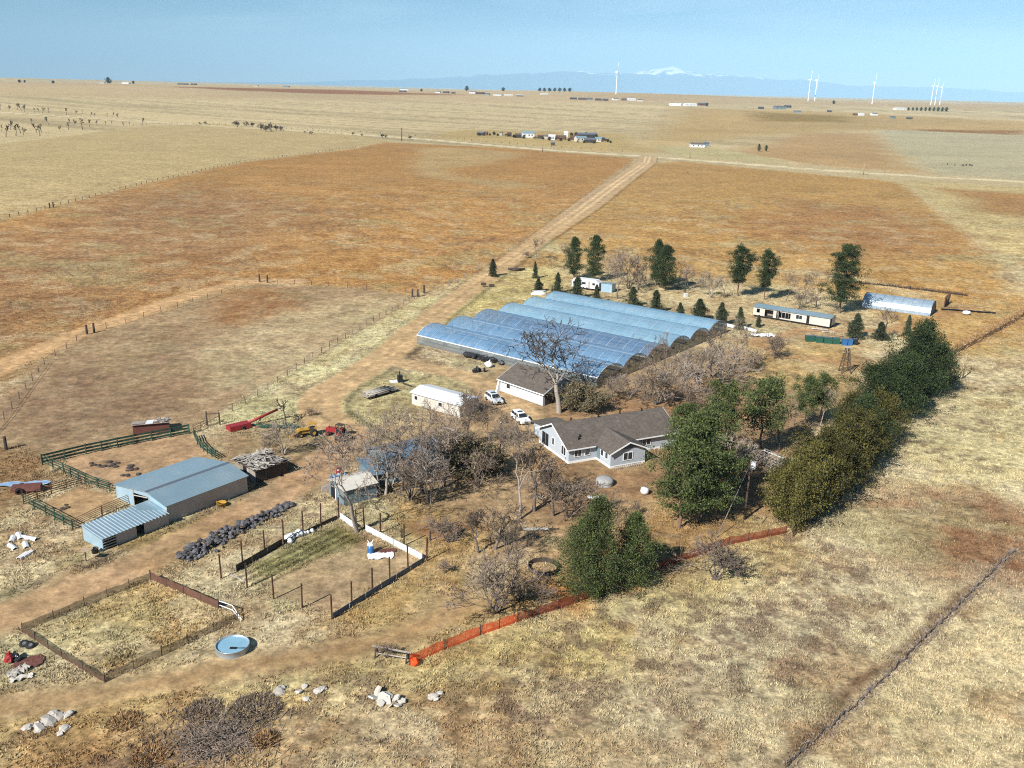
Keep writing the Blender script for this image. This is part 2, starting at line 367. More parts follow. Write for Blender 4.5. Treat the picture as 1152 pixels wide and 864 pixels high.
def land(x,y):
    """base colour, grassiness and road class of the land at world x,y"""
    n=x.shape; r=np.hypot(x,y)
    col=np.ones(n+(3,))*TAN; g=np.ones(n)
    a=x*UDIR.x+y*UDIR.y; b=-x*UDIR.y+y*UDIR.x
    big=fbm(x,y,240.,3)
    col=col*(1+.22*(big-.5))[...,None]
    # old mowing and drill rows far out
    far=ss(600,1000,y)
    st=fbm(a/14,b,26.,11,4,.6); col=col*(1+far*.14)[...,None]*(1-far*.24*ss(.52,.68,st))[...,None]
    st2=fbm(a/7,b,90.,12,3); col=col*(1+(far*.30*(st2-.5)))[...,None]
    wx=fbm(x,y,9.,21)-.5; wy=fbm(x+500,y-300,9.,22)-.5
    wX=fbm(x,y,60.,23)-.5; wY=fbm(x+900,y+700,60.,24)-.5
    for V,c,fe,am,sc,varr,gr in REGW:
        lo,hi=V.min(0)-2*fe-2*am,V.max(0)+2*fe+2*am
        s=(x>lo[0])&(x<hi[0])&(y>lo[1])&(y<hi[1])
        if not s.any(): continue
        xs,ys=x[s],y[s]; k=am*2.2
        big_=sc>24
        d=sd_poly(xs+k*(wX if big_ else wx)[s],ys+k*(wY if big_ else wy)[s],V)
        m=ss(-fe,fe,d)
        nn=fbm(xs,ys,sc,int(abs(V[0][0]*7))%97,5,.6)
        cc=c*(1+varr*.75*(nn-.5))[:,None]
        col[s]=col[s]*(1-m)[:,None]+cc*m[:,None]; g[s]=g[s]*(1-m)+gr*m
    # ground between 60 m and 400 m: clumps, bare spots, red weed
    near=1-ss(350,700,r)
    cl=fbm(x,y,5.5,41,5,.62); sp=fbm(x,y,14,43,5,.6)
    dk=ss(.52,.66,cl)*near*g
    col=col*(1-.30*dk[...,None]*np.array([.75,1,1.15]))
    pl=ss(.54,.66,fbm(x,y,8,47,5,.6))*near*g*.35
    col=col*(1-pl[...,None])+np.array(A(206,190,150))*pl[...,None]
    rd=ss(.56,.70,sp)*near*g*.26
    col=col*(1-rd[...,None])+np.array(A(132,92,64))*rd[...,None]
    gn=ss(.57,.72,fbm(x,y,18,49,4,.6))*near*g*.42
    col=col*(1-gn[...,None])+np.array(A(166,160,112))*gn[...,None]
    pk=ss(.50,.62,fbm(x,y,1.7,93,4,.6))*ss(.47,.66,fbm(x,y,17,95,4,.6))*near*g*.62
    col=col*(1-pk[...,None])+np.array(A(118,94,74))*pk[...,None]
    lift=1+.22*near*g; col=col*lift[...,None]; col=col*(1+((1-ss(170,260,r))*g)[...,None]*np.array([-.03,0,.09]))
    # broken furrows right of the pens
    pv=ss(.5,.75,fbm(x,y,3.2,71,3))*(1-g)*near; col=col*(1-.16*pv)[...,None]
    # rows of the garden
    gx,gy=P(330,625)[:2]; e=(P(395,592)-P(290,645)).to_2d().normalized()
    aa=(x-gx)*e.x+(y-gy)*e.y; bb=-(x-gx)*e.y+(y-gy)*e.x
    row=(np.abs(aa)<8)&(bb>-3)&(bb<1.6)
    col=np.where(row[...,None],col*(1+.42*np.sin(bb*5.2))[...,None],col)
    # roads
    cls=np.zeros(n,int)
    names=['ground','county_road','dirt_road','dirt_track']
    for nm,V,hw,c,fe,wt in ROADW:
        lo,hi=V.min(0)-30,V.max(0)+30
        s=(x>lo[0])&(x<hi[0])&(y>lo[1])&(y<hi[1])
        if not s.any(): continue
        xs,ys=x[s],y[s]; d,sg=d_line(xs+.6*wx[s],ys+.6*wy[s],V)
        w=hw
        if nm=='dirt_road' and hw>3.5: w=hw+3.4*ss(300,480,ys)
        m=1-ss(w-fe,w+fe,d)
        nn=fbm(xs,ys,6.,61,5,.6); cc=c*(1+.28*(nn-.5))[:,None]
        if wt:
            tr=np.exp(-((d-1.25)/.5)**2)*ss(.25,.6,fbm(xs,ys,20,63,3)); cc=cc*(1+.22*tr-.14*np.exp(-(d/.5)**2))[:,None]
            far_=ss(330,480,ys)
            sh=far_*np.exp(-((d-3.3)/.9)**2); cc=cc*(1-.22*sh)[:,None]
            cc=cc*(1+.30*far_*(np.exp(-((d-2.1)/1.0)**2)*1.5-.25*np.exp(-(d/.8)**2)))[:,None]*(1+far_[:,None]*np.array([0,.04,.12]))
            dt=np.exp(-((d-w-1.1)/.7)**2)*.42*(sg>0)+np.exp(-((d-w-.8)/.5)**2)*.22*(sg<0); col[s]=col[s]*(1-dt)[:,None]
        mm=m*(.95 if hw>3 or nm!='dirt_track' else .8)
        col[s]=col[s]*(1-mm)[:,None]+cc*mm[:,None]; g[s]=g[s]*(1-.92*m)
        ci=names.index(nm); q=cls[s]; q[m>.5]=ci; cls[s]=q
    d=sd_poly(x+3*wx,y+3*wy,LT); m=ss(-2,2,d)*.7
    col=col*(1-m)[...,None]+np.array(A(190,156,116))*m[...,None]; g=g*(1-.8*m)
    return np.clip(col,.01,.8),np.clip(g,0,1),cls,names
def ground_material():
    m=bpy.data.materials.new('land_surface'); m.use_nodes=True; nt=m.node_tree; L=nt.links; b=nt.nodes['Principled BSDF']
    b.inputs['Roughness'].default_value=.95; b.inputs['Specular IOR Level'].default_value=.1
    at=nd(nt,'ShaderNodeAttribute',attribute_name='Col'); ag=nd(nt,'ShaderNodeAttribute',attribute_name='Grass')
    ge=nd(nt,'ShaderNodeNewGeometry')
    def noise(sc,det=6,ro=.65,st=(1,1,1)):
        mp=nd(nt,'ShaderNodeMapping'); mp.inputs['Scale'].default_value=st; L.new(ge.outputs['Position'],mp.inputs[0])
        n=nd(nt,'ShaderNodeTexNoise'); n.inputs['Scale'].default_value=sc; n.inputs['Detail'].default_value=det; n.inputs['Roughness'].default_value=ro
        L.new(mp.outputs[0],n.inputs[0]); return n.outputs[0]
    def mr(s,a,b_,c,d):
        r=nd(nt,'ShaderNodeMapRange'); L.new(s,r.inputs[0])
        for i,v in zip((1,2,3,4),(a,b_,c,d)):
            if isinstance(v,(int,float)): r.inputs[i].default_value=v
            else: L.new(v,r.inputs[i])
        return r.outputs[0]
    def mth(op,a,b_):
        k=nd(nt,'ShaderNodeMath',operation=op)
        for i,v in enumerate((a,b_)):
            if isinstance(v,(int,float)): k.inputs[i].default_value=v
            else: L.new(v,k.inputs[i])
        return k.outputs[0]
    n1=noise(.9,7,.72); n2=noise(.42,7,.72); n3=noise(.035,6,.65)
    amp=mr(ag.outputs['Fac'],0,1,.20,.46)
    lo=mth('SUBTRACT',1,amp); hi=mth('ADD',1,amp)
    f1=mr(n1,.36,.64,lo,hi)
    n4=noise(3.2,4,.7); f4=mr(n4,.34,.66,mth('SUBTRACT',1,mth('MULTIPLY',amp,.7)),mth('ADD',1,mth('MULTIPLY',amp,.7))); f1=mth('MULTIPLY',f1,f4)
    f2=mr(n2,.36,.64,.72,1.28); n5=noise(.16,6,.7); f5=mr(n5,.38,.62,.86,1.14); f2=mth('MULTIPLY',f2,f5); n6=noise(1.3,5,.75); f6=mr(n6,.56,.66,1,mth('SUBTRACT',1,mth('MULTIPLY',amp,.75))); f2=mth('MULTIPLY',f2,f6); f3=mr(n3,.3,.7,.90,1.10)  # includes dark spots: shade of grass clumps put into the ground colour
    f=mth('MULTIPLY',mth('MULTIPLY',f1,f2),f3)
    hue=mr(noise(.3,5,.7),.42,.62,0,.30); hue=mth('MULTIPLY',hue,mr(ag.outputs['Fac'],0,1,.4,1))
    tint=nd(nt,'ShaderNodeMix',data_type='RGBA',blend_type='MULTIPLY'); L.new(hue,tint.inputs[0]); L.new(at.outputs['Color'],tint.inputs[6]); tint.inputs[7].default_value=(.97,.92,.85,1)
    vm=nd(nt,'ShaderNodeVectorMath',operation='SCALE'); L.new(tint.outputs[2],vm.inputs[0]); L.new(f,vm.inputs['Scale']); L.new(vm.outputs[0],b.inputs['Base Color'])
    bp=nd(nt,'ShaderNodeBump'); bp.inputs['Distance'].default_value=.22; L.new(mr(ag.outputs['Fac'],0,1,.18,.75),bp.inputs['Strength']); L.new(n1,bp.inputs['Height'])
    L.new(bp.outputs[0],b.inputs['Normal']); return m
def build_ground():
    dep=[88.,75.,62.,54.,48.]
    a=46.
    while a>.055:
        dep.append(a); a-= (.078 if a>9 else .045) if a>2.2 else max(.006,a*.02)
    rr=CH/np.tan(np.radians(np.array(dep))); rr=np.append(rr,[60000.]); 
    th=np.concatenate([np.linspace(-43,43,1101),np.linspace(43,317,70)[1:-1]])
    t=np.radians(90-th); nr,nt_=len(rr),len(t)
    X=(rr[:,None]*np.cos(t)[None]); Y=(rr[:,None]*np.sin(t)[None])
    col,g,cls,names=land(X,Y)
    Z=42*ss(1350,3900,Y)+(6*np.sin(X/700.+1)+4*np.sin(X/311.))*ss(1500,4200,Y)
    Z=Z+g*(1-ss(120,260,np.hypot(X,Y)))*.10*(fbm(X,Y,2.6,81,4)-.5)
    m=ground_material()
    idx=np.arange(nr*nt_).reshape(nr,nt_); nx=np.roll(idx,-1,1)
    q=np.stack([idx[:-1],nx[:-1],nx[1:],idx[1:]],-1).reshape(-1,4)[:,::-1]
    # th grows clockwise, so the order above is turned to face up
    V=np.stack([X,Y,Z],-1).reshape(-1,3); CO=np.concatenate([col,np.ones(col.shape[:2]+(1,))],-1).reshape(-1,4); GG=g.reshape(-1)
    fc=cls.reshape(-1)[q]; fcls=np.where((fc==fc[:,:1]).all(1),fc[:,0],np.max(fc,1)*((fc>0).sum(1)>=2))
    for k,nm in enumerate(names):
        sel=q[fcls==k]
        if k==0:
            ctr=idx[0]; 
        u,inv=np.unique(sel,return_inverse=True); inv=inv.reshape(-1,4)
        v=V[u]; co=CO[u]; gg=GG[u]; faces=inv
        me=bpy.data.meshes.new(nm); me.vertices.add(len(v)); me.vertices.foreach_set('co',v.astype(np.float32).ravel())
        nf=len(faces); me.loops.add(nf*4); me.loops.foreach_set('vertex_index',faces.astype(np.int32).ravel())
        me.polygons.add(nf); me.polygons.foreach_set('loop_start',np.arange(0,nf*4,4,dtype=np.int32)); me.polygons.foreach_set('loop_total',np.full(nf,4,dtype=np.int32))
        me.polygons.foreach_set('use_smooth',np.ones(nf,bool))
        c=me.color_attributes.new('Col','FLOAT_COLOR','POINT'); c.data.foreach_set('color',co.astype(np.float32).ravel())
        h=me.attributes.new('Grass','FLOAT','POINT'); h.data.foreach_set('value',gg.astype(np.float32))
        me.materials.append(m); me.update(); me.validate()
        o=bpy.data.objects.new(nm,me); C.objects.link(o); o['kind']='structure'
build_ground()
# standing dry grass: one uncountable mass
def grass_field(name,n,box,seed,hmin,hmax,gmin,label):
    q=np.random.RandomState(seed)
    r=np.sqrt(q.uniform(box[0]**2,box[1]**2,n)); t=np.radians(90-q.uniform(box[2],box[3],n))
    x,y=r*np.cos(t),r*np.sin(t)
    col,g,cls,_=land(x,y)
    cl=fbm(x,y,2.2,91,4)
    keep=(g>gmin)&(cls==0)&(q.uniform(0,1,n)<ss(.25,.8,cl)*g*.8)
    x,y,col=x[keep],y[keep],col[keep]; k=len(x)
    B=5
    hh=q.uniform(hmin,hmax,(k,B)); an=q.uniform(0,2*np.pi,(k,B)); rad=q.uniform(.03,.22,(k,B)); w=q.uniform(.03,.085,(k,B)); ln=q.uniform(.1,.5,(k,B))
    cx=x[:,None]+rad*np.cos(an); cy=y[:,None]+rad*np.sin(an); px,py=-np.sin(an)*w,np.cos(an)*w
    z0=-.06
    v=np.stack([np.stack([cx-px,cy-py,np.full_like(cx,z0)],-1),np.stack([cx+px,cy+py,np.full_like(cx,z0)],-1),np.stack([cx+np.cos(an)*ln*hh,cy+np.sin(an)*ln*hh,hh],-1)],2).reshape(-1,3)
    bl=(col[:,None,:]*q.uniform(.8,1.55,(k,B,1))*np.array([.98,1.,1.06]))
    c=np.repeat(bl.reshape(-1,3),3,0); nf=k*B
    me=bpy.data.meshes.new(name); me.vertices.add(nf*3); me.vertices.foreach_set('co',v.astype(np.float32).ravel())
    me.loops.add(nf*3); me.loops.foreach_set('vertex_index',np.arange(nf*3,dtype=np.int32))
    me.polygons.add(nf); me.polygons.foreach_set('loop_start',np.arange(0,nf*3,3,dtype=np.int32)); me.polygons.foreach_set('loop_total',np.full(nf,3,dtype=np.int32))
    ca=me.color_attributes.new('Col','FLOAT_COLOR','POINT'); ca.data.foreach_set('color',np.concatenate([np.clip(c,0,.7),np.ones((nf*3,1))],1).astype(np.float32).ravel())
    mm=bpy.data.materials.get('grass_blades') 
    if not mm:
        mm=bpy.data.materials.new('grass_blades'); mm.use_nodes=True; nt=mm.node_tree; b=nt.nodes['Principled BSDF']; b.inputs['Roughness'].default_value=.9; b.inputs['Specular IOR Level'].default_value=.1
        at=nd(nt,'ShaderNodeAttribute',attribute_name='Col'); ns=nd(nt,'ShaderNodeTexNoise'); ns.inputs['Scale'].default_value=.4; ge=nd(nt,'ShaderNodeNewGeometry'); nt.links.new(ge.outputs[0],ns.inputs[0])
        r=nd(nt,'ShaderNodeMapRange'); r.inputs[1].default_value=.3; r.inputs[2].default_value=.7; r.inputs[3].default_value=.75; r.inputs[4].default_value=1.2; nt.links.new(ns.outputs[0],r.inputs[0])
        vm=nd(nt,'ShaderNodeVectorMath',operation='SCALE'); nt.links.new(at.outputs[0],vm.inputs[0]); nt.links.new(r.outputs[0],vm.inputs['Scale']); nt.links.new(vm.outputs[0],b.inputs['Base Color'])
    me.materials.append(mm); me.update()
    o=bpy.data.objects.new(name,me); C.objects.link(o); tag(o,label,'grass',kind='stuff')
grass_field('dry_grass',260000,(55,150,-38,38),5,.07,.30,.45,'dry tan prairie grass growing in tufts across the near ground')
grass_field('dry_grass',110000,(150,300,-36,36),6,.10,.34,.6,'short dry grass on the fields behind the farm')
# ================================================================ sky, sun, air, camera
SUN_EL,SUN_AZ=R(38),R(51)       # shadows run towards azimuth 51 deg from +x
sd=Vector((-math.cos(SUN_AZ)*math.cos(SUN_EL),-math.sin(SUN_AZ)*math.cos(SUN_EL),math.sin(SUN_EL)))
sl=bpy.data.lights.new('sun','SUN'); sl.energy=4.4; sl.angle=R(.53); sl.color=(1,.97,.92)
so=bpy.data.objects.new('sun',sl); C.objects.link(so); so.rotation_euler=sd.to_track_quat('Z','Y').to_euler()
w=bpy.data.worlds.new('World'); bpy.context.scene.world=w; w.use_nodes=True; nt=w.node_tree; Lk=nt.links
bg=nt.nodes['Background']; sky=nd(nt,'ShaderNodeTexSky',sky_type='NISHITA'); sky.sun_disc=False; sky.sun_elevation=SUN_EL
sky.sun_rotation=math.atan2(sd.x,sd.y); sky.altitude=1800; sky.air_density=1.0; sky.dust_density=.35; sky.ozone_density=3.5
# thin cirrus and the pale blue of dry air
tc=nd(nt,'ShaderNodeTexCoord'); mp=nd(nt,'ShaderNodeMapping'); mp.inputs['Scale'].default_value=(1.2,2.2,9); Lk.new(tc.outputs['Generated'],mp.inputs[0])
cn=nd(nt,'ShaderNodeTexNoise'); cn.inputs['Scale'].default_value=2.2; cn.inputs['Detail'].default_value=7; cn.inputs['Roughness'].default_value=.6; cn.inputs['Distortion'].default_value=.6; Lk.new(mp.outputs[0],cn.inputs[0])
cr=nd(nt,'ShaderNodeMapRange'); cr.inputs[1].default_value=.46; cr.inputs[2].default_value=.66; cr.inputs[4].default_value=.42; Lk.new(cn.outputs[0],cr.inputs[0])
hs=nd(nt,'ShaderNodeHueSaturation'); hs.inputs['Hue'].default_value=.495; hs.inputs['Saturation'].default_value=SKYSAT; hs.inputs['Value'].default_value=1.; Lk.new(sky.outputs[0],hs.inputs['Color'])
cm=nd(nt,'ShaderNodeMix',data_type='RGBA'); Lk.new(cr.outputs[0],cm.inputs[0]); Lk.new(hs.outputs[0],cm.inputs[6]); cm.inputs[7].default_value=(8.8,11.4,13.0,1)
Lk.new(cm.outputs[2],bg.inputs[0]); bg.inputs[1].default_value=SKYSTR
cam=bpy.data.cameras.new('camera'); co=bpy.data.objects.new('camera',cam); C.objects.link(co); bpy.context.scene.camera=co
cam.sensor_fit='HORIZONTAL'; cam.sensor_width=36; cam.lens=F/1152*36; cam.clip_start=.5; cam.clip_end=120000
fw=Vector((0,math.cos(PITCH),-math.sin(PITCH))); up=Vector((0,math.sin(PITCH),math.cos(PITCH))); rt=Vector((1,0,0))
c_,s_=math.cos(ROLL),math.sin(ROLL)
# image right/down in the levelled frame, turned by the roll
rt2=rt*c_-up*(-s_)*(-1) if False else rt*c_+up*s_
up2=up*c_-rt*s_
co.matrix_world=Matrix(((rt2.x,up2.x,-fw.x,0),(rt2.y,up2.y,-fw.y,0),(rt2.z,up2.z,-fw.z,CH),(0,0,0,1)))
sc=bpy.context.scene; sc.view_settings.view_transform='Standard'; sc.view_settings.look='None'; sc.view_settings.exposure=EXPO; sc.view_settings.gamma=1
sc.render.engine='CYCLES'; sc.cycles.max_bounces=6; sc.cycles.diffuse_bounces=2; sc.cycles.glossy_bounces=2; sc.cycles.transparent_max_bounces=16; sc.cycles.volume_bounces=0; sc.cycles.use_denoising=DN; sc.cycles.filter_width=1.1
sc.render.resolution_x,sc.render.resolution_y=1024,768
# even air: one closed box round everything up to the mountains
if HAZE:
    hb=MB(); hb.box(-45000,45000,-2500,58000,-1.2,2600)
    hm=bpy.data.materials.new('dry_air'); hm.use_nodes=True; hn=hm.node_tree
    for x in list(hn.nodes):
        if x.type=='BSDF_PRINCIPLED': hn.nodes.remove(x)
    pv=nd(hn,'ShaderNodeVolumePrincipled'); pv.inputs['Color'].default_value=HAZECOL; pv.inputs['Density'].default_value=HAZE; pv.inputs['Anisotropy'].default_value=-.3
    hn.links.new(pv.outputs[0],hn.nodes['Material Output'].inputs['Volume'])
    ho=hb.build('haze',hm); ho['kind']='stuff'
# ================================================================ trees
def bare_meshes(name,seed,H,r0,levels,spread,trunk,bark,twig,multi=1,tmin=.014,dens=1.):
    q=random.Random(seed); T=MB(); B=MB()
    def g(p,d,L,r,lv):
        n=4 if lv==0 else (3 if lv<3 else 2); mb=T if lv<2 else B; sides=(7,5,4,3,3,3,3,3)[lv]
        pts=[(p,d,r)]
        for i in range(n):
            j=.10 if lv==0 else .26
            d=(d+Vector((q.gauss(0,j),q.gauss(0,j),q.gauss(0,j)+(.05 if lv>1 else .0)))).normalized()
            r2=max(tmin,r*(1-.30*(i+1)/n if lv else 1-.35*(i+1)/n)); p2=p+d*(L/n)
            mb.tube(p,p2,pts[-1][2],r2,sides,0,False); pts.append((p2,d,r2)); p=p2
        if lv>=levels: return
        k=q.choice((2,3,3)) if lv<3 else q.choice((2,3))
        ch=[(pts[-1],1.)]*k
        if lv>0:
            for a in pts[1:-1]:
                if q.random()<.85*dens: ch.append((a,.72))
                if lv>2 and q.random()<.5*dens: ch.append((a,.6))
        for (pp,dd,rr),sc in ch:
            ax=dd.orthogonal().normalized(); ax=Matrix.Rotation(q.uniform(0,6.283),3,dd)@ax
            nd_=(Matrix.Rotation(q.uniform(.32,.85)*spread,3,ax)@dd); nd_.z+=.10 if lv<2 else 0; nd_.normalize()
            g(pp,nd_,L*q.uniform(.58,.80)*sc*(1.15 if lv==0 else 1),max(tmin,rr*q.uniform(.52,.72)),lv+1)
    for m in range(multi):
        if multi==1: d=Vector((q.gauss(0,.06),q.gauss(0,.06),1)); p=Vector((0,0,-.15))
        else:
            an=6.283*m/multi+q.uniform(-.4,.4); t=q.uniform(.12,.5); d=Vector((math.cos(an)*t,math.sin(an)*t,1)); p=Vector((math.cos(an)*.12*r0*8,math.sin(an)*.12*r0*8,-.12))
        g(p,d.normalized(),H*trunk*q.uniform(.85,1.1),r0*(1 if multi==1 else q.uniform(.6,1)),0)
    zs=max(v[2] for v in B.v+T.v); k=H/zs
    for mb in (T,B): mb.v=[(x*k,y*k,z*k) for x,y,z in mb.v]
    return (T.mesh(name+'_trunk',M[bark],True),B.mesh(name+'_branches',M[twig]),H)
def conifer_meshes(name,seed,H,Rm,z0,shape,n,clumps,size,leaf,needle,trunk_r,lean=0,bark='pinebark',gap=.3,stems=1,ll=.21,pad=1.):
    q=random.Random(seed); T=MB(); B=MB()
    for st in range(stems):
        ox=0 if st==0 else q.uniform(-.4,.4)*Rm; oy=0 if st==0 else q.uniform(-.4,.4)*Rm; hs=1 if st==0 else q.uniform(.72,.95)
        pts=[]; x,y=ox*.3,oy*.3
        for i in range(9):
            t=i/8; pts.append(Vector((x+ox*.7*t,y+oy*.7*t,-.15+H*hs*.97*t))); x+=q.gauss(lean*H/8,.012*H); y+=q.gauss(0,.012*H)
        for i in range(8): T.tube(pts[i],pts[i+1],trunk_r*(1-i/8.6),trunk_r*(1-(i+1)/8.6),7,0,False)
        ph=q.uniform(0,6)
        for b in range(n//stems):
            t=z0+(1-z0)*((b+q.random())/(n//stems)); az=b*2.399+q.uniform(-.5,.5)
            u=(t-z0)/(1-z0)
            if shape=='cone': pr=(1-u)**.85*.97+.03
            elif shape=='broad': pr=(1-u)**.58*min(1,.6+u*4)
            elif shape=='round': pr=max(.12,math.sqrt(max(0,1-((u-.42)/.62)**2)))
            elif shape=='bush': pr=max(.2,(1-u**2.2))**.8
            else: pr=min(1,(1-u)*2.0+.10)*min(1,.45+u*2.2)
            pr*=1+.42*math.sin(az*2+ph+t*9)+.3*math.sin(az*3-t*19+ph)
            if math.sin(az*1.7+t*23+ph)+.6*math.sin(az*3.1-t*11)<-1.55+gap*1.6: 
                if q.random()<.75: continue
            L=max(.15,Rm*pr*q.uniform(.7,1.08)); k=min(7,int(t*8/hs if hs<1 else t*8)); c0=pts[min(7,int(t*8))].lerp(pts[min(8,int(t*8)+1)],t*8-int(t*8)) if t<1 else pts[8]
            rise={'cone':-.12,'round':.25,'bush':.5}.get(shape,.15)+q.uniform(-.15,.2)
            dv=Vector((math.cos(az),math.sin(az),rise)); e=c0+dv*L
            if shape!='bush': T.tube(c0,c0.lerp(e,.8),trunk_r*.22*(1-u*.6),.015,3,0,False)
            for c in range(clumps):
                f=.25+.75*(c+q.random())/clumps; f=f**.7
                ctr=c0.lerp(e,f)+Vector((q.gauss(0,.09),q.gauss(0,.09),q.gauss(0,.07)))*L
                cs=size*q.uniform(.75,1.3)
                for l in range(leaf*3):
                    d=Vector((q.gauss(0,1),q.gauss(0,1),q.gauss(.35,.8))).normalized(); sd_=d.orthogonal().normalized(); sd_=Matrix.Rotation(q.uniform(0,3.14),3,d)@sd_
                    k0=cs*q.uniform(.25,1.0); ln_=ll*q.uniform(.7,1.3); a=ctr+Vector((d.x*k0,d.y*k0,d.z*k0*pad)); d=(d+Vector((q.gauss(0,.5),q.gauss(0,.5),q.gauss(.2,.5)))).normalized(); w_=ll*q.uniform(.20,.34); m_=a+d*ln_*.55; tp=a+d*ln_
                    B.face([a,m_+sd_*w_,tp,m_-sd_*w_])
    return (T.mesh(name+'_trunk',M[bark],True),B.mesh(name+'_foliage',M[needle]),H)
PT={}
PT['cotton']=[bare_meshes('cottonwood',s,12,.19,6,1.05,.22,'barkpale','twigpale',dens=.36,tmin=.017) for s in (3,11,23)]
PT['bigcotton']=[bare_meshes('cottonwood',13,12,.125,6,1.25,.14,'barkpale','twigdark',dens=.48,tmin=.012)]
PT['elm']=[bare_meshes('elm',s,9,.17,6,.85,.22,'bark','twig',dens=.36,tmin=.017) for s in (5,8,31)]
PT['darkelm']=[bare_meshes('dark_elm',s,8,.16,6,1.0,.20,'bark','twigdark',dens=.34,tmin=.018) for s in (6,14)]
PT['thicket']=[bare_meshes('thicket',s,5.5,.09,5,.7,.27,'bark','twig',multi=5,dens=.42,tmin=.016) for s in (9,17,27)]
PT['palethicket']=[bare_meshes('pale_thicket',s,5.5,.09,5,.7,.27,'barkpale','twigpale',multi=5,dens=.40,tmin=.016) for s in (10,19)]
PT['shrub']=[bare_meshes('shrub',s,3,.05,4,.95,.30,'bark','twig',multi=8,dens=.55) for s in (12,22)]
PT['fartree']=[bare_meshes('far_tree',s,7,.22,4,.75,.26,'bark','twigdark',tmin=.07,dens=.5) for s in (41,42,43)]
PT['farbush']=[bare_meshes('far_bush',s,4,.12,4,.9,.3,'bark','twigdark',multi=5,tmin=.06,dens=.5) for s in (44,45)]
PT['pine']=[conifer_meshes('pine',s,12,3.1,.12,'col',88,4,.80,18,'pine',.22,gap=.28,ll=.26,pad=.6) for s in (1,2,3)]
PT['tallpine']=[conifer_meshes('tall_pine',4,17,4.3,.16,'round',110,5,1.05,20,'pine',.30,gap=.42,ll=.3,pad=.5),conifer_meshes('tall_pine',5,13,3.4,.28,'round',76,5,.9,20,'pine',.26,gap=.45,ll=.28,pad=.5)]
PT['brightpine']=[conifer_meshes('bright_pine',7,11.5,5.1,.02,'broad',200,5,.80,16,'pinelt',.25,gap=.16,stems=2),conifer_meshes('bright_pine',8,9.5,3.8,.06,'broad',115,5,.75,16,'pinelt',.2,gap=.16)]
PT['yardpine']=[conifer_meshes('yard_pine',s,11,3.7,.20,'round',78,4,.85,22,'pinelt',.22,gap=.52,ll=.26,pad=.55,lean=l) for s,l in ((15,.07),(16,0),(18,-.02))]
PT['sparsepine']=[conifer_meshes('sparse_pine',s,8,2.2,.36,'round',42,5,.6,16,'pinelt',.14,gap=.5) for s in (20,21)]
PT['spruce']=[conifer_meshes('spruce',s,6,2.15,.03,'cone',170,4,.26,7,'spruce',.10,gap=.08) for s in (24,25,26)]
PT['juniper']=[conifer_meshes('juniper',s,6,2.9,.02,'bush',100,5,.68,16,'juniper',.15,gap=.42,stems=3) for s in (28,29)]
PT['darkjuniper']=[conifer_meshes('dark_juniper',s,7.5,3.2,.02,'bush',110,5,.78,17,'junigreen',.18,gap=.42,stems=3) for s in (32,33)]
PT['olivebush']=[conifer_meshes('olive_bush',s,3,2.2,.02,'bush',120,5,.30,7,'olivebush',.06,gap=.15,stems=2,bark='bark') for s in (35,36)]
PT['deadtree']=[bare_meshes('dead_tree',51,6,.16,3,1.0,.4,'darkwood','darkwood',tmin=.05,dens=.4)]
KN={'bigcotton':'cottonwood_tree','cotton':'cottonwood_tree','elm':'bare_tree','darkelm':'bare_tree','thicket':'bare_thicket','palethicket':'bare_thicket','shrub':'bare_shrub','fartree':'bare_tree','farbush':'bare_shrub','pine':'pine_tree','tallpine':'pine_tree','brightpine':'pine_tree','yardpine':'pine_tree','sparsepine':'pine_tree','spruce':'spruce_tree','juniper':'juniper_tree','darkjuniper':'juniper_tree','olivebush':'leafy_bush','deadtree':'dead_tree'}
CT={'bare_thicket':'bush','bare_shrub':'shrub','leafy_bush':'bush'}
tn=0
def tree(kind,base,top,label,wf=1.,group=None,v=None,rot=None,H=None):
    """one tree: Empty at its foot, trunk and crown under it; base and top are where it stands in the photograph"""
    global tn; tn+=1
    h=H or HGT((base[0]+(top[0]-base[0])*0,top[1]),base); h=max(h,.5)
    T,B,h0=PT[kind][(tn if v is None else v)%len(PT[kind])]; s=h/h0
    o=thing(KN[kind],label,CT.get(KN[kind],'tree'),P(*base),rnd.uniform(0,6.28) if rot is None else rot,group)
    if kind=='spruce': wf*=rnd.uniform(.75,1.25)
    o.scale=(s*wf,s*wf*rnd.uniform(.9,1.1),s)
    inst(T,'trunk',o)
    inst(B,'branches' if kind in('bigcotton','cotton','elm','darkelm','thicket','palethicket','shrub','fartree','farbush','deadtree') else 'foliage',o)
    return o
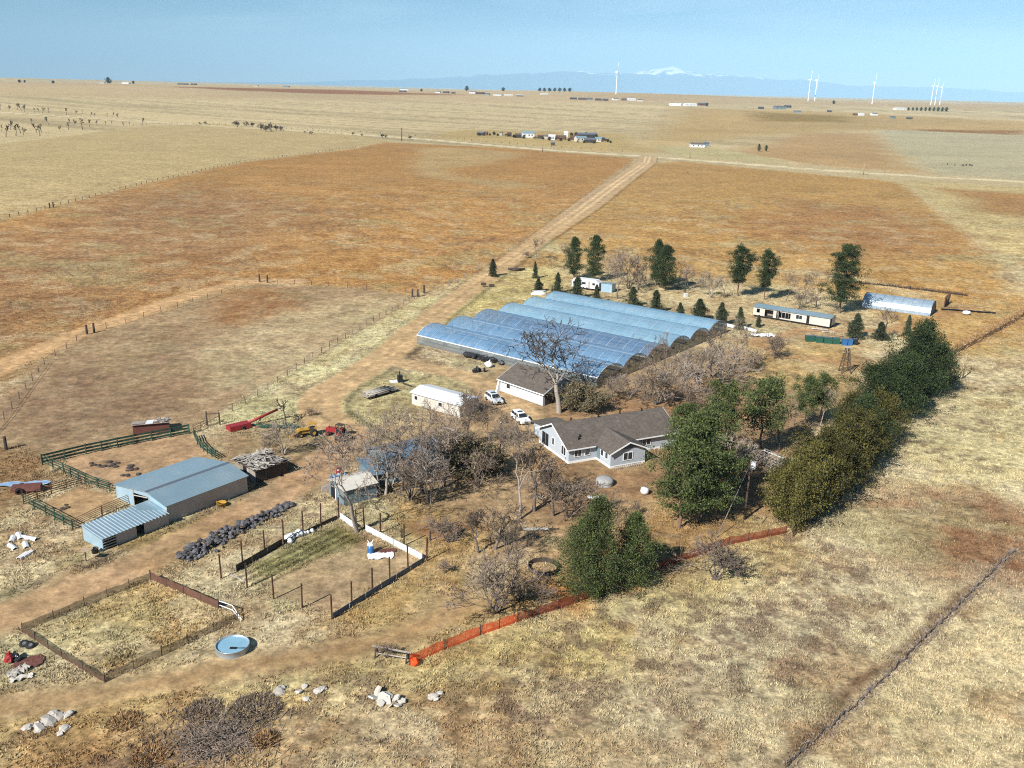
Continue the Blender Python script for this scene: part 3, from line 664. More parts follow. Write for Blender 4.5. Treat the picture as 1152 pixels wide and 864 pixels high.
# --- the big cottonwood beside the garage and the trees round the buried barn
TREES=[
('bigcotton',(629,464),(0,369),'large pale-trunked bare cottonwood rising beside the garage in front of the greenhouse',1.4),
('cotton',(402,598),(0,476),'tall bare cottonwood in front of the small grey-teal shed',1.0),
('cotton',(434,556),(0,462),'white-barked bare tree at the right corner of the grey-teal shed',.8),
('cotton',(428,556),(0,478),'slim leaning bare tree just behind the right wall of the grey-teal shed',.6),
('elm',(412,520),(0,455),'bare tree at the left end of the blue-roofed barn near the red tractor',1.0),
('elm',(446,508),(0,452),'bare tree behind the left part of the blue-roofed barn',1.05),
('cotton',(488,541),(0,445),'pale bare tree with forked trunk before the blue barn eave',.85),
('elm',(474,500),(0,455),'bare tree between the white long shed and the blue barn roof',1.1),
('thicket',(462,562),(0,505),'dense bare thicket left of the pale stump below the blue-roofed barn',.9),
('palethicket',(484,566),(0,500),'pale upright bare thicket on the edge of the dirt below the blue barn',.8),
('elm',(505,500),(0,450),'bare tree standing just below the right end of the white long shed',1.1),
('elm',(530,500),(0,446),'spreading bare tree between the white long shed and the silver car',1.15),
('thicket',(528,470),(0,436),'brownish bare thicket at the right end of the white long shed by the silver car',1.0),
('elm',(548,512),(0,448),'bare tree left of the dark slender yard pole',1.0),
('thicket',(515,530),(0,480),'bare thicket hugging the right gable of the blue-roofed barn',1.1),
('olivebush',(528,535),(0,498),'olive-brown bush at the right of the blue-roofed barn',1.0),
('olivebush',(550,530),(0,505),'dark olive bush under the bare trees left of the house',1.0),
('elm',(452,552),(0,478),'twisted bare tree hiding the left part of the blue barn roof',1.0),
('elm',(474,556),(0,478),'bare tree in front of the blue barn eave, right of the twisted one',1.0),
('palethicket',(440,548),(0,500),'pale bare thicket between the grey-teal shed and the blue barn',1.1),
('elm',(500,548),(0,470),'grey bare tree leaning over the shaded ground right of the blue barn',.9),
('thicket',(538,548),(0,505),'low dark bare thicket throwing a long shadow on the yard dirt',1.1),
('cotton',(585,584),(0,478),'dark-trunked bare tree alone in the yard left of the house front',.75),
('darkelm',(601,575),(0,505),'bare tree right of the dark-trunked yard tree, below the house gable',.9),
('darkelm',(622,580),(0,515),'bare dark-limbed tree below the house front corner',1.0),
('thicket',(640,582),(0,535),'low spreading bare thicket in front of the house, left of the grey tank cover',1.2),
('palethicket',(607,562),(0,525),'greyish bare thicket against the foot of the house gable wall',1.1),
('elm',(566,530),(0,478),'thin bare tree in the yard behind the dark slender pole',.7),
('darkelm',(557,618),(0,555),'bare tree in the yard between the garden panels and the round rust ring',.95),
('darkelm',(538,622),(0,572),'smaller bare tree nearest the white garden panels',.95),
('thicket',(572,624),(0,575),'bare thicket casting a long shadow toward the rust ring',.8),
('thicket',(558,688),(0,622),'spreading grey bare shrub beside the orange net fence',1.35),
('thicket',(585,676),(0,640),'low grey bare thicket leaning over the orange net fence',1.5),
('shrub',(805,652),(0,604),'round bare shrub straddling the rust net fence below the utility pole',1.15),
('elm',(696,588),(0,545),'thin pale bare tree in the yard above the bright green pine',.5),
('shrub',(716,580),(0,562),'small dark stump-like shrub left of the yard pines',.5),
('shrub',(505,610),(0,583),'bare shrub on the dirt behind the white garden panels',1.3),
('shrub',(485,600),(0,580),'thin dry weed clump beside the garden post row',1.),
('shrub',(500,645),(0,628),'little bare shrub right of the garden corner',.9),
('shrub',(435,740),(0,722),'small bare shrub behind the wooden sawhorse',1.2),
# behind the house
('olivebush',(647,461),(0,433),'round dark olive bush right of the garage cottonwood',1.0),
('olivebush',(664,463),(0,440),'olive-green bush behind the house roof, next to the round dark one',1.0),
('thicket',(690,452),(0,425),'grey bare thicket by the greenhouse near corner',1.3),
('palethicket',(708,448),(0,418),'pale bare thicket between greenhouse end walls and house roof',1.3),
('elm',(722,455),(0,402),'bare tree behind the house ridge, left of the pair of thin trunks',.8),
('thicket',(738,455),(0,415),'reddish bare thicket right behind the house ridge',1.3),
('elm',(737,425),(0,375),'thin bare tree before the second greenhouse arch',.55),
('elm',(744,424),(0,372),'slender bare tree close beside the thin one at the greenhouse arches',.5),
('palethicket',(757,450),(0,402),'pale bare thicket in the brush right of the house roof',1.2),
('elm',(772,440),(0,385),'bare grey tree in the brush below the third greenhouse arch',.8),
('palethicket',(785,432),(0,388),'dense pale thicket below the fourth greenhouse arch',1.2),
('elm',(800,425),(0,368),'bare tree in the brush near the far greenhouse arches',.85),
('palethicket',(812,430),(0,385),'pale bare thicket left of the round field shrubs',1.2),
('elm',(826,415),(0,355),'bare tree at the far right corner of the greenhouse',.7),
('thicket',(780,462),(0,425),'grey bare thicket left of the upper yard pine',1.2),
('elm',(815,450),(0,398),'spreading bare tree over the brush above the yard pines',.9),
('shrub',(872,403),(0,374),'round bare shrub alone on the dry grass below the mobile home',1.1),
('shrub',(845,415),(0,392),'darker bare shrub at the edge of the brush',1.3),
('elm',(712,398),(0,375),'sparse twiggy sapling before the first greenhouse arch',.8),
# pines of the yard
('brightpine',(668,668),(0,560),'large bright green pine beside the net fence, right of the round rust ring',.86,0),
('brightpine',(714,655),(0,576),'smaller bright green pine leaning against the right of the large one',.9,1),
('yardpine',(764,594),(0,486),'leaning-trunk yard pine at the right corner of the house',.85,0),
('yardpine',(784,588),(0,466),'tallest dark green yard pine in the clump right of the house',.80,1),
('yardpine',(806,586),(0,506),'dense low yard pine next to the utility pole',.95,2),
('yardpine',(806,535),(0,430),'upper yard pine behind the clump, above the house right end',.72,2),
('yardpine',(770,520),(0,455),'green yard pine hiding the right end of the house',.8,1),
('palethicket',(822,545),(0,480),'grey dead-looking thicket between the yard pines and the utility pole',.9),
('thicket',(836,545),(0,505),'bare thicket left of the grey lattice frame',1.),
('sparsepine',(857,512),(0,427),'two-tone green pine with tall bare trunk behind the grey lattice frame',1.1,0),
('elm',(877,506),(0,455),'bare pinkish tree right of the tall-trunked pine',.9),
('sparsepine',(905,482),(0,424),'sparse green pine next to the juniper row top',.9,1),
('sparsepine',(922,478),(0,422),'sparse grey-green pine touching the juniper row',.85,0),
('cotton',(922,482),(0,432),'bare pale trunk in front of the sparse grey-green pine',.5),
('elm',(893,478),(0,440),'bare tree between the two sparse pines',.8),
# juniper row
('juniper',(888,592),(0,520),'olive juniper at the near end of the row where the rust fence ends',0.76),
('juniper',(905,578),(0,502),'olive juniper second from the near end of the row',0.76),
('juniper',(924,560),(0,487),'brownish olive juniper in the near third of the row',0.80),
('juniper',(880,570),(0,518),'low brown-green juniper on the yard side of the row end',0.64),
('juniper',(943,545),(0,472),'broad olive juniper opposite the lattice frame',0.80),
('juniper',(958,528),(0,462),'olive juniper in the middle of the row',0.80),
('darkjuniper',(972,512),(0,446),'green juniper in the middle of the row where the colour turns darker',.9),
('juniper',(955,500),(0,444),'brown-tinged juniper on the yard side of the row middle',0.72),
('juniper',(985,500),(0,440),'mottled green juniper just past the row middle',0.72),
('darkjuniper',(990,470),(0,408),'dark green juniper with a dense crown below the water-tower frame',.95),
('darkjuniper',(1008,470),(0,398),'dark juniper on the field side near the far end of the row',.95),
('darkjuniper',(1015,448),(0,386),'dark green juniper behind the tallest one at the far end',.95),
('darkjuniper',(1036,446),(0,362),'tallest dark juniper at the far end of the row',.75),
('darkjuniper',(1052,440),(0,385),'last dark juniper at the far end of the row',.8),
# far grove: pines, spruces
('pine',(646,314),(0,266),'narrow dark pine, left one of the pair behind the white camper',.8),
('pine',(668,316),(0,264),'narrow dark pine, right one of the pair behind the white camper',.85),
('pine',(737,322),(0,268),'tall dark pine, rear one of the two behind the greenhouse middle',.8),
('pine',(749,327),(0,275),'dark pine, front one of the pair behind the greenhouse middle',.95),
('tallpine',(830,333),(0,277),'open-crowned dark pine left of the mobile home',.85,1),
('tallpine',(860,337),(0,282),'rounded dark pine directly behind the left end of the mobile home',.7,1),
('tallpine',(944,352),(0,275),'biggest dark pine between the mobile home and the hoop shed',.88,0),
('spruce',(555,311),(0,291),'small dark spruce alone on the grass beside the dirt road',1.1),
('spruce',(606,328),(0,313),'small spruce at the far left corner of the greenhouse',1.2),
('spruce',(602,313),(0,294),'scrawny brown spruce on the pale grass left of the bare shrubs',.6),
('spruce',(626,330),(0,306),'conical spruce behind the greenhouse just right of its far left corner',1.0),
('spruce',(648,336),(0,311),'spruce in front of the left end of the white camper',1.0),
('spruce',(671,341),(0,320),'greyish spruce in front of the blue camper shed',1.05),
('spruce',(713,345),(0,322),'spruce standing behind the greenhouse below the bare shrubs',.95),
('spruce',(738,352),(0,326),'largest spruce behind the greenhouse ridge',1.05),
('spruce',(765,358),(0,340),'short broad spruce behind the greenhouse right half',1.4),
('spruce',(787,361),(0,336),'spruce behind the greenhouse next to the short broad one',1.1),
('spruce',(811,366),(0,340),'slender spruce at the far right corner of the greenhouse',.85),
('spruce',(832,370),(0,345),'greyish spruce between greenhouse corner and white pipe',.9),
('spruce',(853,368),(0,354),'tiny spruce beside the white pipe left of the mobile home',1.),
('spruce',(961,380),(0,352),'spruce right of the mobile home',1.1),
('spruce',(990,382),(0,362),'spruce with bare tree above it, below the hoop shed',1.2),
('spruce',(1021,378),(0,354),'thin spruce below the right half of the hoop shed',.8),
('elm',(604,292),(0,268),'dark bare bush-like tree right beside the dirt road',1.0),
('shrub',(592,290),(0,282),'low reddish shrub at the road edge',1.3),
('elm',(634,303),(0,272),'bare tree left of the pair of narrow pines',1.0),
('darkelm',(621,302),(0,285),'small dark bare tree on the pale grass past the road shrubs',1.),
('elm',(684,309),(0,288),'thin bare tree right of the pair of narrow pines',.7),
('elm',(694,336),(0,280),'tall slim bare tree right of the white camper',.7),
('thicket',(707,325),(0,280),'dense purple-grey bare thicket behind the camper',.75),
('elm',(706,322),(0,279),'bare tree standing inside the purple-grey thicket',.75),
('thicket',(718,326),(0,298),'lower bare thicket between camper and the pine pair',.85),
('elm',(725,318),(0,293),'thin bare tree left of the pine pair behind the greenhouse',.7),
('elm',(762,325),(0,290),'bare tree right of the pine pair behind the greenhouse',.9),
('elm',(775,326),(0,297),'bare tree beside the pole in the far grove',.9),
('palethicket',(799,335),(0,303),'pale bare thicket in the middle of the far grove',.9),
('elm',(815,335),(0,308),'bare tree left of the open-crowned pine',.6),
('elm',(884,339),(0,303),'bare tree right of the rounded pine behind the mobile home',.85),
('elm',(907,342),(0,306),'bare tree behind the middle of the mobile home',.8),
('elm',(918,345),(0,305),'bare tree left of the biggest pine',.8),
('thicket',(900,347),(0,325),'low bare thicket behind the mobile home roof',1.1),
('elm',(990,382),(0,345),'wide bare tree below the middle of the hoop shed',1.3),
('deadtree',(322,479),(0,452),'dead black tree snag above the scrap lying in the farm yard',1.0),
('palethicket',(319,512),(0,468),'pale bare tree clump right behind the ruined wooden shed',.8),
('shrub',(349,468),(0,458),'low reddish scrub at the loop of the dirt road',1.5),
('thicket',(306,512),(0,494),'bare bush behind the ruined shed roof',.9),
]
for t in TREES: tree(t[0],t[1],t[2],t[3],t[4],None,t[5] if len(t)>5 else None)
# --- shelter belt saplings far left: nothing tells one from another
pl=[(1,124,118),(10,125,119),(20,124,117),(24,125,117),(28,126,118),(39,127,122),(44,127,122),(48,127,121),(55,127,122),(75,129,122),(85,129,125),(93,128,125),(102,131,127),(106,131,128),(121,132,128),(127,132,127),(133,133,128),(2,148,141),(7,154,141),(12,146,136),(18,153,141),(23,150,139),(26,152,144),(36,141,134),(41,149,139),(47,149,140),(45,153,142),(55,141,132),(68,148,142),(77,146,138),(79,140,134),(84,142,135),(93,146,134),(101,143,135),(109,141,136),(119,141,137),(125,140,137),(139,142,138),(146,142,138),(160,141,133)]
for i,(x,b,t) in enumerate(pl):
    tree('fartree',(x,b),(0,t-1),'small dark bare tree in the planted rows at the far left of the plain',.85,'shelter belt saplings in the far left rows')
for i,(x,b,t) in enumerate([(267,143,135),(277,142,136),(284,143,137),(294,146,138),(299,148,140),(304,146,138),(311,147,140),(316,147,141),(225,140,137),(231,140,136),(343,150,147),(350,151,147),(397,152,148),(407,153,150),(430,155,150),(434,155,151),(461,157,152)]):
    tree('farbush',(x,b),(0,t),'dark bare bush along the far farm lane left of the road pole',1.1,'bare bushes along the far lane')
tree('pine',(853.5,170.5),(0,161.5),'left one of two dark evergreens alone beyond the county road',.9)
tree('pine',(861.5,170.5),(0,163),'right one of two dark evergreens alone beyond the county road',.9)
# ================================================================ buildings
def frame(o,ang): return R(ang),Vector(o)
def window(par,mb_args,name='window',mat_='glass'):
    """window set in a wall: frame ring plus pane; args: origin, along, up, width, height, normal"""
    o,a,w,h,n=mb_args; o,a,n=Vector(o),Vector(a).normalized(),Vector(n).normalized(); u=Vector((0,0,1)); t=.09
    f=MB()
    def bar(x0,x1,z0,z1):
        b=[o+a*x+u*z for x,z in((x0,z0),(x1,z0),(x1,z1),(x0,z1))]; f.hexa([p+n*.002 for p in b],[p+n*.06 for p in b])
    bar(-t,0,-t,h+t);bar(w,w+t,-t,h+t);bar(0,w,-t,0);bar(0,w,h,h+t)
    if w>1: bar(w/2-.03,w/2+.03,0,h)
    fo=f.build(name,M['trim'],par)
    g=MB(); b=[o+a*x+u*z for x,z in((0,0),(w,0),(w,h),(0,h))]; g.hexa([p+n*.004 for p in b],[p+n*.03 for p in b]); g.build('pane',M[mat_],fo)
    return fo
# --- farmhouse
hz,ho=frame((8.70,126.60,0),26)
hs_=thing('farmhouse','pale grey ranch farmhouse with brown-grey shingle roof and front gable wing','house',ho,hz)
Hd,He,Hr,HL=9.5,2.55,4.85,19.2
wl=MB(); wl.prism([(0,.35),(Hd,.35),(Hd,He),(Hd/2,Hr-.12),(0,He)],0,HL); wl.prism([(4.85,.35),(10.9,.35),(10.9,He),(7.9,3.75),(4.85,He)],-3.95,-.002,axis='y')
wl.build('wall',M['greywall'],hs_)
fd=MB(); fd.box(-.03,HL+.03,-.03,Hd+.03,-.1,.345); fd.box(4.82,10.93,-3.98,-.035,-.1,.345); fd.build('foundation',M['trim'],hs_)
rf=MB(); ov=.45; sl_=(Hr-He)/(Hd/2); e0=He-ov*sl_
rf.slab([(-.5,-ov,e0+.08),(HL+.5,-ov,e0+.08),(HL+.5,Hd/2,Hr+.08),(-.5,Hd/2,Hr+.08)],.14)
rf.slab([(-.5,Hd/2+.004,Hr+.078),(HL+.5,Hd/2+.004,Hr+.078),(HL+.5,Hd+ov,e0+.08),(-.5,Hd+ov,e0+.08)],.14)
s2=(3.85-He)/3.02; yb=(3.85-He)/sl_+.1
rf.slab([(4.45,-4.4,He-.4*s2+.10),(7.87,-4.4,3.95),(7.87,yb,3.95),(4.45,-.2,He-.4*s2+.10)],.13)
rf.slab([(7.875,-4.4,3.948),(11.3,-4.4,He-.4*s2+.10),(11.3,-.2,He-.4*s2+.10),(7.875,yb,3.948)],.13)
rf.build('roof',M['shingle'],hs_)
fa=MB()
for x in(-.56,HL+.5):
    for a,b in(((-ov,e0),(Hd/2,Hr)),((Hd/2,Hr),(Hd+ov,e0))):
        fa.prism([(a[0],a[1]-.14),(b[0],b[1]-.14),(b[0],b[1]+.07),(a[0],a[1]+.07)],x,x+.055)
for a,b in(((4.45,He-.4*s2),(7.87,3.85)),((7.87,3.85),(11.3,He-.4*s2))):
    fa.prism([(a[0],a[1]-.12),(b[0],b[1]-.12),(b[0],b[1]+.09),(a[0],a[1]+.09)],-4.46,-4.405,axis='y')
fa.box(-.5,4.4,-ov-.05,-ov-.003,e0-.12,e0+.07); fa.box(11.35,HL+.5,-ov-.05,-ov-.003,e0-.12,e0+.07)
fa.build('fascia',M['trim'],hs_)
sh=MB(); sh.prism([(5.2,2.75),(10.55,2.75),(7.87,3.6)],-4.0,-3.955,axis='y'); sh.build('gable_panel',M['fascia'],hs_)
window(hs_,((7.1,-3.955,1.0),(1,0,0),1.5,1.1,(0,-1,0)))
window(hs_,((1.0,-.005,1.0),(1,0,0),1.1,1.1,(0,-1,0))); window(hs_,((2.8,-.005,1.0),(1,0,0),.8,1.1,(0,-1,0)))
window(hs_,((13,-.005,1.0),(1,0,0),1.5,1.0,(0,-1,0)))
window(hs_,((-.002,2.2,.9),(0,-1,0),1.3,1.35,(-1,0,0))); window(hs_,((-.002,5.2,1.3),(0,-1,0),.6,1.1,(-1,0,0)))
window(hs_,((4.845,-1.2,1.2),(0,-1,0),.7,.9,(-1,0,0))); window(hs_,((4.845,-2.5,1.2),(0,-1,0),.7,.9,(-1,0,0)))
d=MB(); d.box(-.05,-.003,7.55,8.5,.36,2.35); d.box(-.05,-.003,6.5,7.4,.36,2.35); d.build('patio_door',M['dark'],hs_)
d=MB(); d.box(4.79,4.847,-.95,-.1,.36,2.35); do=d.build('front_door',M['teal'],hs_); k=MB(); k.lump((4.76,-.85,1.3),.045,3); k.build('handle',M['steel'],do)
for i,(x,y) in enumerate(((3,5.0),(7.6,4.6),(11.6,4.7),(15.6,4.6),(2.2,1.1),(2.6,1.5))):
    v=MB(); zz=He+sl_*(y if y<Hd/2 else Hd-y); v.lathe([(.11,zz-.2),(.11,zz+.42),(.16,zz+.42),(.16,zz+.5),(0,zz+.52)],8,0,(x,y,0)); v.build('roof_vent',M['dark'],hs_)
pt=MB(); pt.prism([(9.6,.3),(12.6,.3),(12.6,2.35),(9.6,2.6)],.6,4.4); pt.build('rear_porch',M['greywall'],hs_)
pr=MB(); pr.slab([(.2,Hd-.3,3.0),(4.8,Hd-.3,3.0),(4.8,13,2.45),(.2,13,2.45)],.12); pr.build('porch_roof',M['shingle'],hs_)
rl=MB()
for i in range(14): rl.box(5.0+i*.36,5.06+i*.36,-4.75,-4.69,-.05,.62)
rl.box(4.95,9.8,-4.78,-4.76,.5,.58); rl.build('step_rail',M['boards'],hs_)
# --- garage
gz,go=frame((5.52,152.69,0),-45.9)
ga=thing('garage','white garage with brown-grey shingle roof between greenhouse and parked car','garage',go,gz)
wl=MB(); wl.prism([(0,0),(9.2,0),(9.2,2.45),(4.6,4.35),(0,2.45)],-11,0); wl.build('wall',M['garagewall'],ga)
rf=MB(); rf.slab([(-11.5,-.45,2.35),(.5,-.45,2.35),(.5,4.6,4.5),(-11.5,4.6,4.5)],.14); rf.slab([(-11.5,4.604,4.498),(.5,4.604,4.498),(.5,9.65,2.35),(-11.5,9.65,2.35)],.14); rf.build('roof',M['shingle'],ga)
fa=MB(); fa.box(-11.5,.5,-.51,-.455,2.13,2.32)
for x in(-11.56,.505):
    fa.prism([(-.45,2.12),(4.6,4.27),(4.6,4.48),(-.45,2.33)],x,x+.05); fa.prism([(4.6,4.27),(9.65,2.12),(9.65,2.33),(4.6,4.48)],x,x+.05)
fa.build('fascia',M['trim'],ga)
window(ga,((-9.3,-.005,1.05),(1,0,0),.9,.9,(0,-1,0)))
d=MB(); d.box(.003,.05,.5,3.2,.02,2.1); d.build('side_door',M['darkwood'],ga)
d=MB()
for x in(-7.4,-.9): d.box(x,x+.12,-.05,-.003,.02,2.3)
d.build('corner_trim',M['trim'],ga)
st=MB(); st.prism([(-.9,0),(-.003,0),(-.003,2.2),(-.25,2.2)],-11.35,-11.02); st.build('stair_stringer',M['trim'],ga)
# --- white long shed
wz=R(-36); wo=Vector((-17.68,153.44,0))+Matrix.Rotation(wz,3,'Z')@Vector((.9,-1.0,0))
ws=thing('long_shed','long low shed with bright white metal roof inside the drive loop','shed',wo,wz)
wl=MB(); wl.prism([(0,-.05),(5.2,-.05),(5.2,2.15),(2.6,2.75),(0,2.15)],0,11); wl.build('wall',M['offwhite'],ws)
rf=MB(); rf.slab([(-.3,-.3,2.17),(11.3,-.3,2.17),(11.3,2.6,2.88),(-.3,2.6,2.88)],.07); rf.slab([(-.3,2.604,2.878),(11.3,2.604,2.878),(11.3,5.5,2.17),(-.3,5.5,2.17)],.07)
for i in range(13): rf.slab([(i*.93-.05,-.3,2.20),(i*.93+.03,-.3,2.20),(i*.93+.03,2.59,2.91),(i*.93-.05,2.59,2.91)],.028)
rf.build('roof',M['white'],ws)
window(ws,((.7,-.004,1.0),(1,0,0),.7,.7,(0,-1,0))); d=MB(); d.box(2.9,3.7,-.05,-.003,0,1.95); d.build('door',M['boards'],ws); window(ws,((6.2,-.004,1.0),(1,0,0),.8,.7,(0,-1,0)))
# --- big metal barn with lean-to
bz,bo=frame((-43.0,104.27,0),53.3)
ba=thing('metal_barn','wide blue-grey metal barn with low gable roof and ribbed lean-to shelter at its near end','barn',bo,bz)
BL,BW=12.2,11.5; prof=lambda:[(0,-.05),(BW,-.05),(BW,1.95),(4.0,3.15),(0,2.4)]
wl=MB(); wl.box(.0,BL,-.12,0,-.05,2.38); wl.build('long_wall',M['galvshaded'],ba)
wl=MB(); wl.box(0,BL,BW,BW+.1,-.05,1.93); wl.prism([(0,-.05),(BW,-.05),(BW,1.93),(4.0,3.13),(0,2.38)],BL-.12,BL-.003); wl.build('rear_wall',M['galvwall'],ba)
wl=MB(); wl.prism([(7.4,-.05),(BW-.003,-.05),(BW-.003,1.95),(7.4,2.6)],0,.1); wl.prism([(.003,-.05),(3.9,-.05),(3.9,3.1),(.003,2.36)],0,.1); wl.prism([(3.903,2.35),(7.397,2.0),(7.397,2.58),(3.903,3.11)],0.0,.1); wl.build('front_wall',M['galvwall'],ba)
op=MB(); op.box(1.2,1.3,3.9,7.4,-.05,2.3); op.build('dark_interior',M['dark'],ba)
br=MB(); br.tube((-.02,3.95,2.25),(-.02,7.35,1.65),.08,.08,5); br.tube((-.04,7.35,0),(-.04,7.35,2.5),.09,.09,5); br.build('brace',M['boards'],ba)
rf=MB(); rf.slab([(-.25,-.25,2.38),(BL+.25,-.25,2.38),(BL+.25,4.0,3.2),(-.25,4.0,3.2)],.07); rf.slab([(-.25,4.004,3.2),(BL+.25,4.004,3.2),(BL+.25,BW+.25,1.98),(-.25,BW+.25,1.98)],.07)
for i in range(21):
    x=-.2+i*.62
    rf.slab([(x,-.25,2.388),(x+.05,-.25,2.388),(x+.05,3.98,3.208),(x,3.98,3.208)],.008); rf.slab([(x,4.02,3.208),(x+.05,4.02,3.208),(x+.05,BW+.25,1.988),(x,BW+.25,1.988)],.008)
rf.build('roof',M['galv'],ba)
rc=MB(); rc.prism([(3.7,3.14),(4.0,3.24),(4.35,3.17),(4.0,3.28)],-.28,BL+.28); rc.build('ridge_cap',M['fascia'],ba)
lt=MB(); lt.slab([(-9.1,-.9,1.55),(-.15,-.6,1.62),(-.15,3.75,2.05),(-9.1,3.75,1.95)],.06); lt.build('lean_to_roof',M['galv'],ba)
rb=MB()
for i in range(20):
    x=-9.0+i*.46; rb.slab([(x,-.88,1.60),(x+.11,-.88,1.60),(x+.11,3.73,2.03),(x,3.73,2.03)],.045)
rb.build('roof_rib',M['rib'],ba)
wl=MB(); wl.prism([(-.75,-.05),(3.6,-.05),(3.6,1.85),(-.75,1.47)],-9.0,-8.92); wl.box(-8.9,-.1,3.5,3.6,-.05,1.86); wl.build('lean_to_end_wall',M['galvwall'],ba)
wl=MB(); wl.box(-7.2,-4.55,-.62,-.55,-.05,1.42); wl.box(-3.5,-.16,-.55,-.48,-.05,1.48); wl.build('lean_to_side_wall',M['galvshaded'],ba)
dk=MB(); dk.box(-8.85,-.2,.2,.28,-.05,1.5); dk.build('lean_to_shade_sheet',M['darkwood'],ba)  # dark sheet added to stand for the shade inside the open side
ra=MB()
for z in(.25,.6,.95,1.3): ra.box(-8.9,-7.25,-.80,-.74,z-.05,z+.06)
ra.build('white_rail',M['boards'],ba)
# --- ruined wooden shed
kz,ko=frame((-35.27,116.85,0),47)
ks=thing('wooden_shed','ruined dark wooden shed with collapsed roof of silvered boards','shed',ko,kz)
wl=MB(); q=random.Random(3)
for i in range(16):
    x=i*.315; wl.box(x,x+.29,-.05,0,-.05,1.9+q.uniform(-.15,.12)); 
wl.box(5.0,5.06,0,5.3,-.05,1.85); wl.box(.0,5,5.3,5.36,-.05,1.85)
wl.build('wall',M['darkwood'],ks)
wl=MB()
for i in range(17): y=i*.315; wl.box(-.05,0,y,y+.29,-.05,(1.95 if not 6<i<10 else 1.1)+q.uniform(-.15,.1)) if i!=8 else None
wl.build('end_wall',M['wood'],ks)
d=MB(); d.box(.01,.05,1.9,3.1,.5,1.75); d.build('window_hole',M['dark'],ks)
rf=MB(); rf.slab([(-.2,-.2,1.9),(5.2,-.2,1.9),(5.2,5.5,2.05),(-.2,5.5,2.05)],.08); rf.build('roof_deck',M['darkwood'],ks)
rb=MB()
for i in range(110):
    x,y=q.uniform(0,5.1),q.uniform(-.1,5.3); a=q.choice((0,1.57))+q.gauss(0,.4); rb.obox((x,y,2.02+.03*y+q.uniform(.0,.16)),q.uniform(.7,2.0),q.uniform(.12,.3),.04,a,0,q.gauss(0,.06))
rb.build('loose_boards',M['boards'],ks)
# --- grey-teal shed by the cottonwood
sz,so_=frame((-21.86,110.31,0),37)
ss_=thing('small_shed','small grey-teal shed with white gable roof and open doorway behind the garden','shed',so_,sz)
wl=MB(); wl.prism([(0,-.05),(4.3,-.05),(4.3,2.2),(2.15,2.85),(0,2.2)],0,4.9); wl.build('wall',M['teal'],ss_)
rf=MB(); rf.slab([(-.25,-.25,2.2),(5.1,-.25,2.2),(5.1,2.15,2.93),(-.25,2.15,2.93)],.06); rf.slab([(-.25,2.154,2.93),(5.1,2.154,2.93),(5.1,4.55,2.2),(-.25,4.55,2.2)],.06); rf.build('roof',M['offwhite'],ss_)
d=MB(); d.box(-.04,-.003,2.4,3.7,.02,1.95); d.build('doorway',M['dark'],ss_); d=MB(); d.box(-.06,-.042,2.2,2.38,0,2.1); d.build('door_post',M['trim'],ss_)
# --- blue roofed barn buried in trees
A0=P(441.6,527,2.4); B0=P(504,513,2.4); uz=math.atan2(B0.y-A0.y,B0.x-A0.x); ul=(B0-A0).length
bb=thing('blue_roofed_barn','blue-roofed barn half hidden among bare trees','barn',(A0.x,A0.y,0),uz)
wl=MB(); wl.prism([(.3,-.05),(8.3,-.05),(8.3,2.4),(4.3,3.9),(.3,2.4)],.2,ul-.2); wl.build('wall',M['teal'],bb)
rf=MB(); rf.slab([(-.2,-.2,2.35),(ul+.2,-.2,2.35),(ul+.2,4.3,4.05),(-.2,4.3,4.05)],.07); rf.slab([(-.2,4.304,4.05),(ul+.2,4.304,4.05),(ul+.2,8.8,2.35),(-.2,8.8,2.35)],.07); M['oldblue']=mat('old_blue_roof',(.13,.20,.27),.5,.2,var=.2,scale=.8,dirt=(.18,.17,.17),dirtamt=.6); rf.build('roof',M['oldblue'],bb)
lw=MB(); lw.prism([(.5,-.05),(5.5,-.05),(5.5,2.3),(.5,1.85)],-2.6,.18); lw.build('side_wing',M['teal'],bb); lr=MB(); lr.slab([(-2.9,.1,1.9),(.1,.1,1.9),(.1,5.8,2.42),(-2.9,5.8,2.42)],.06); lr.build('wing_roof',M['oldblue'],bb)
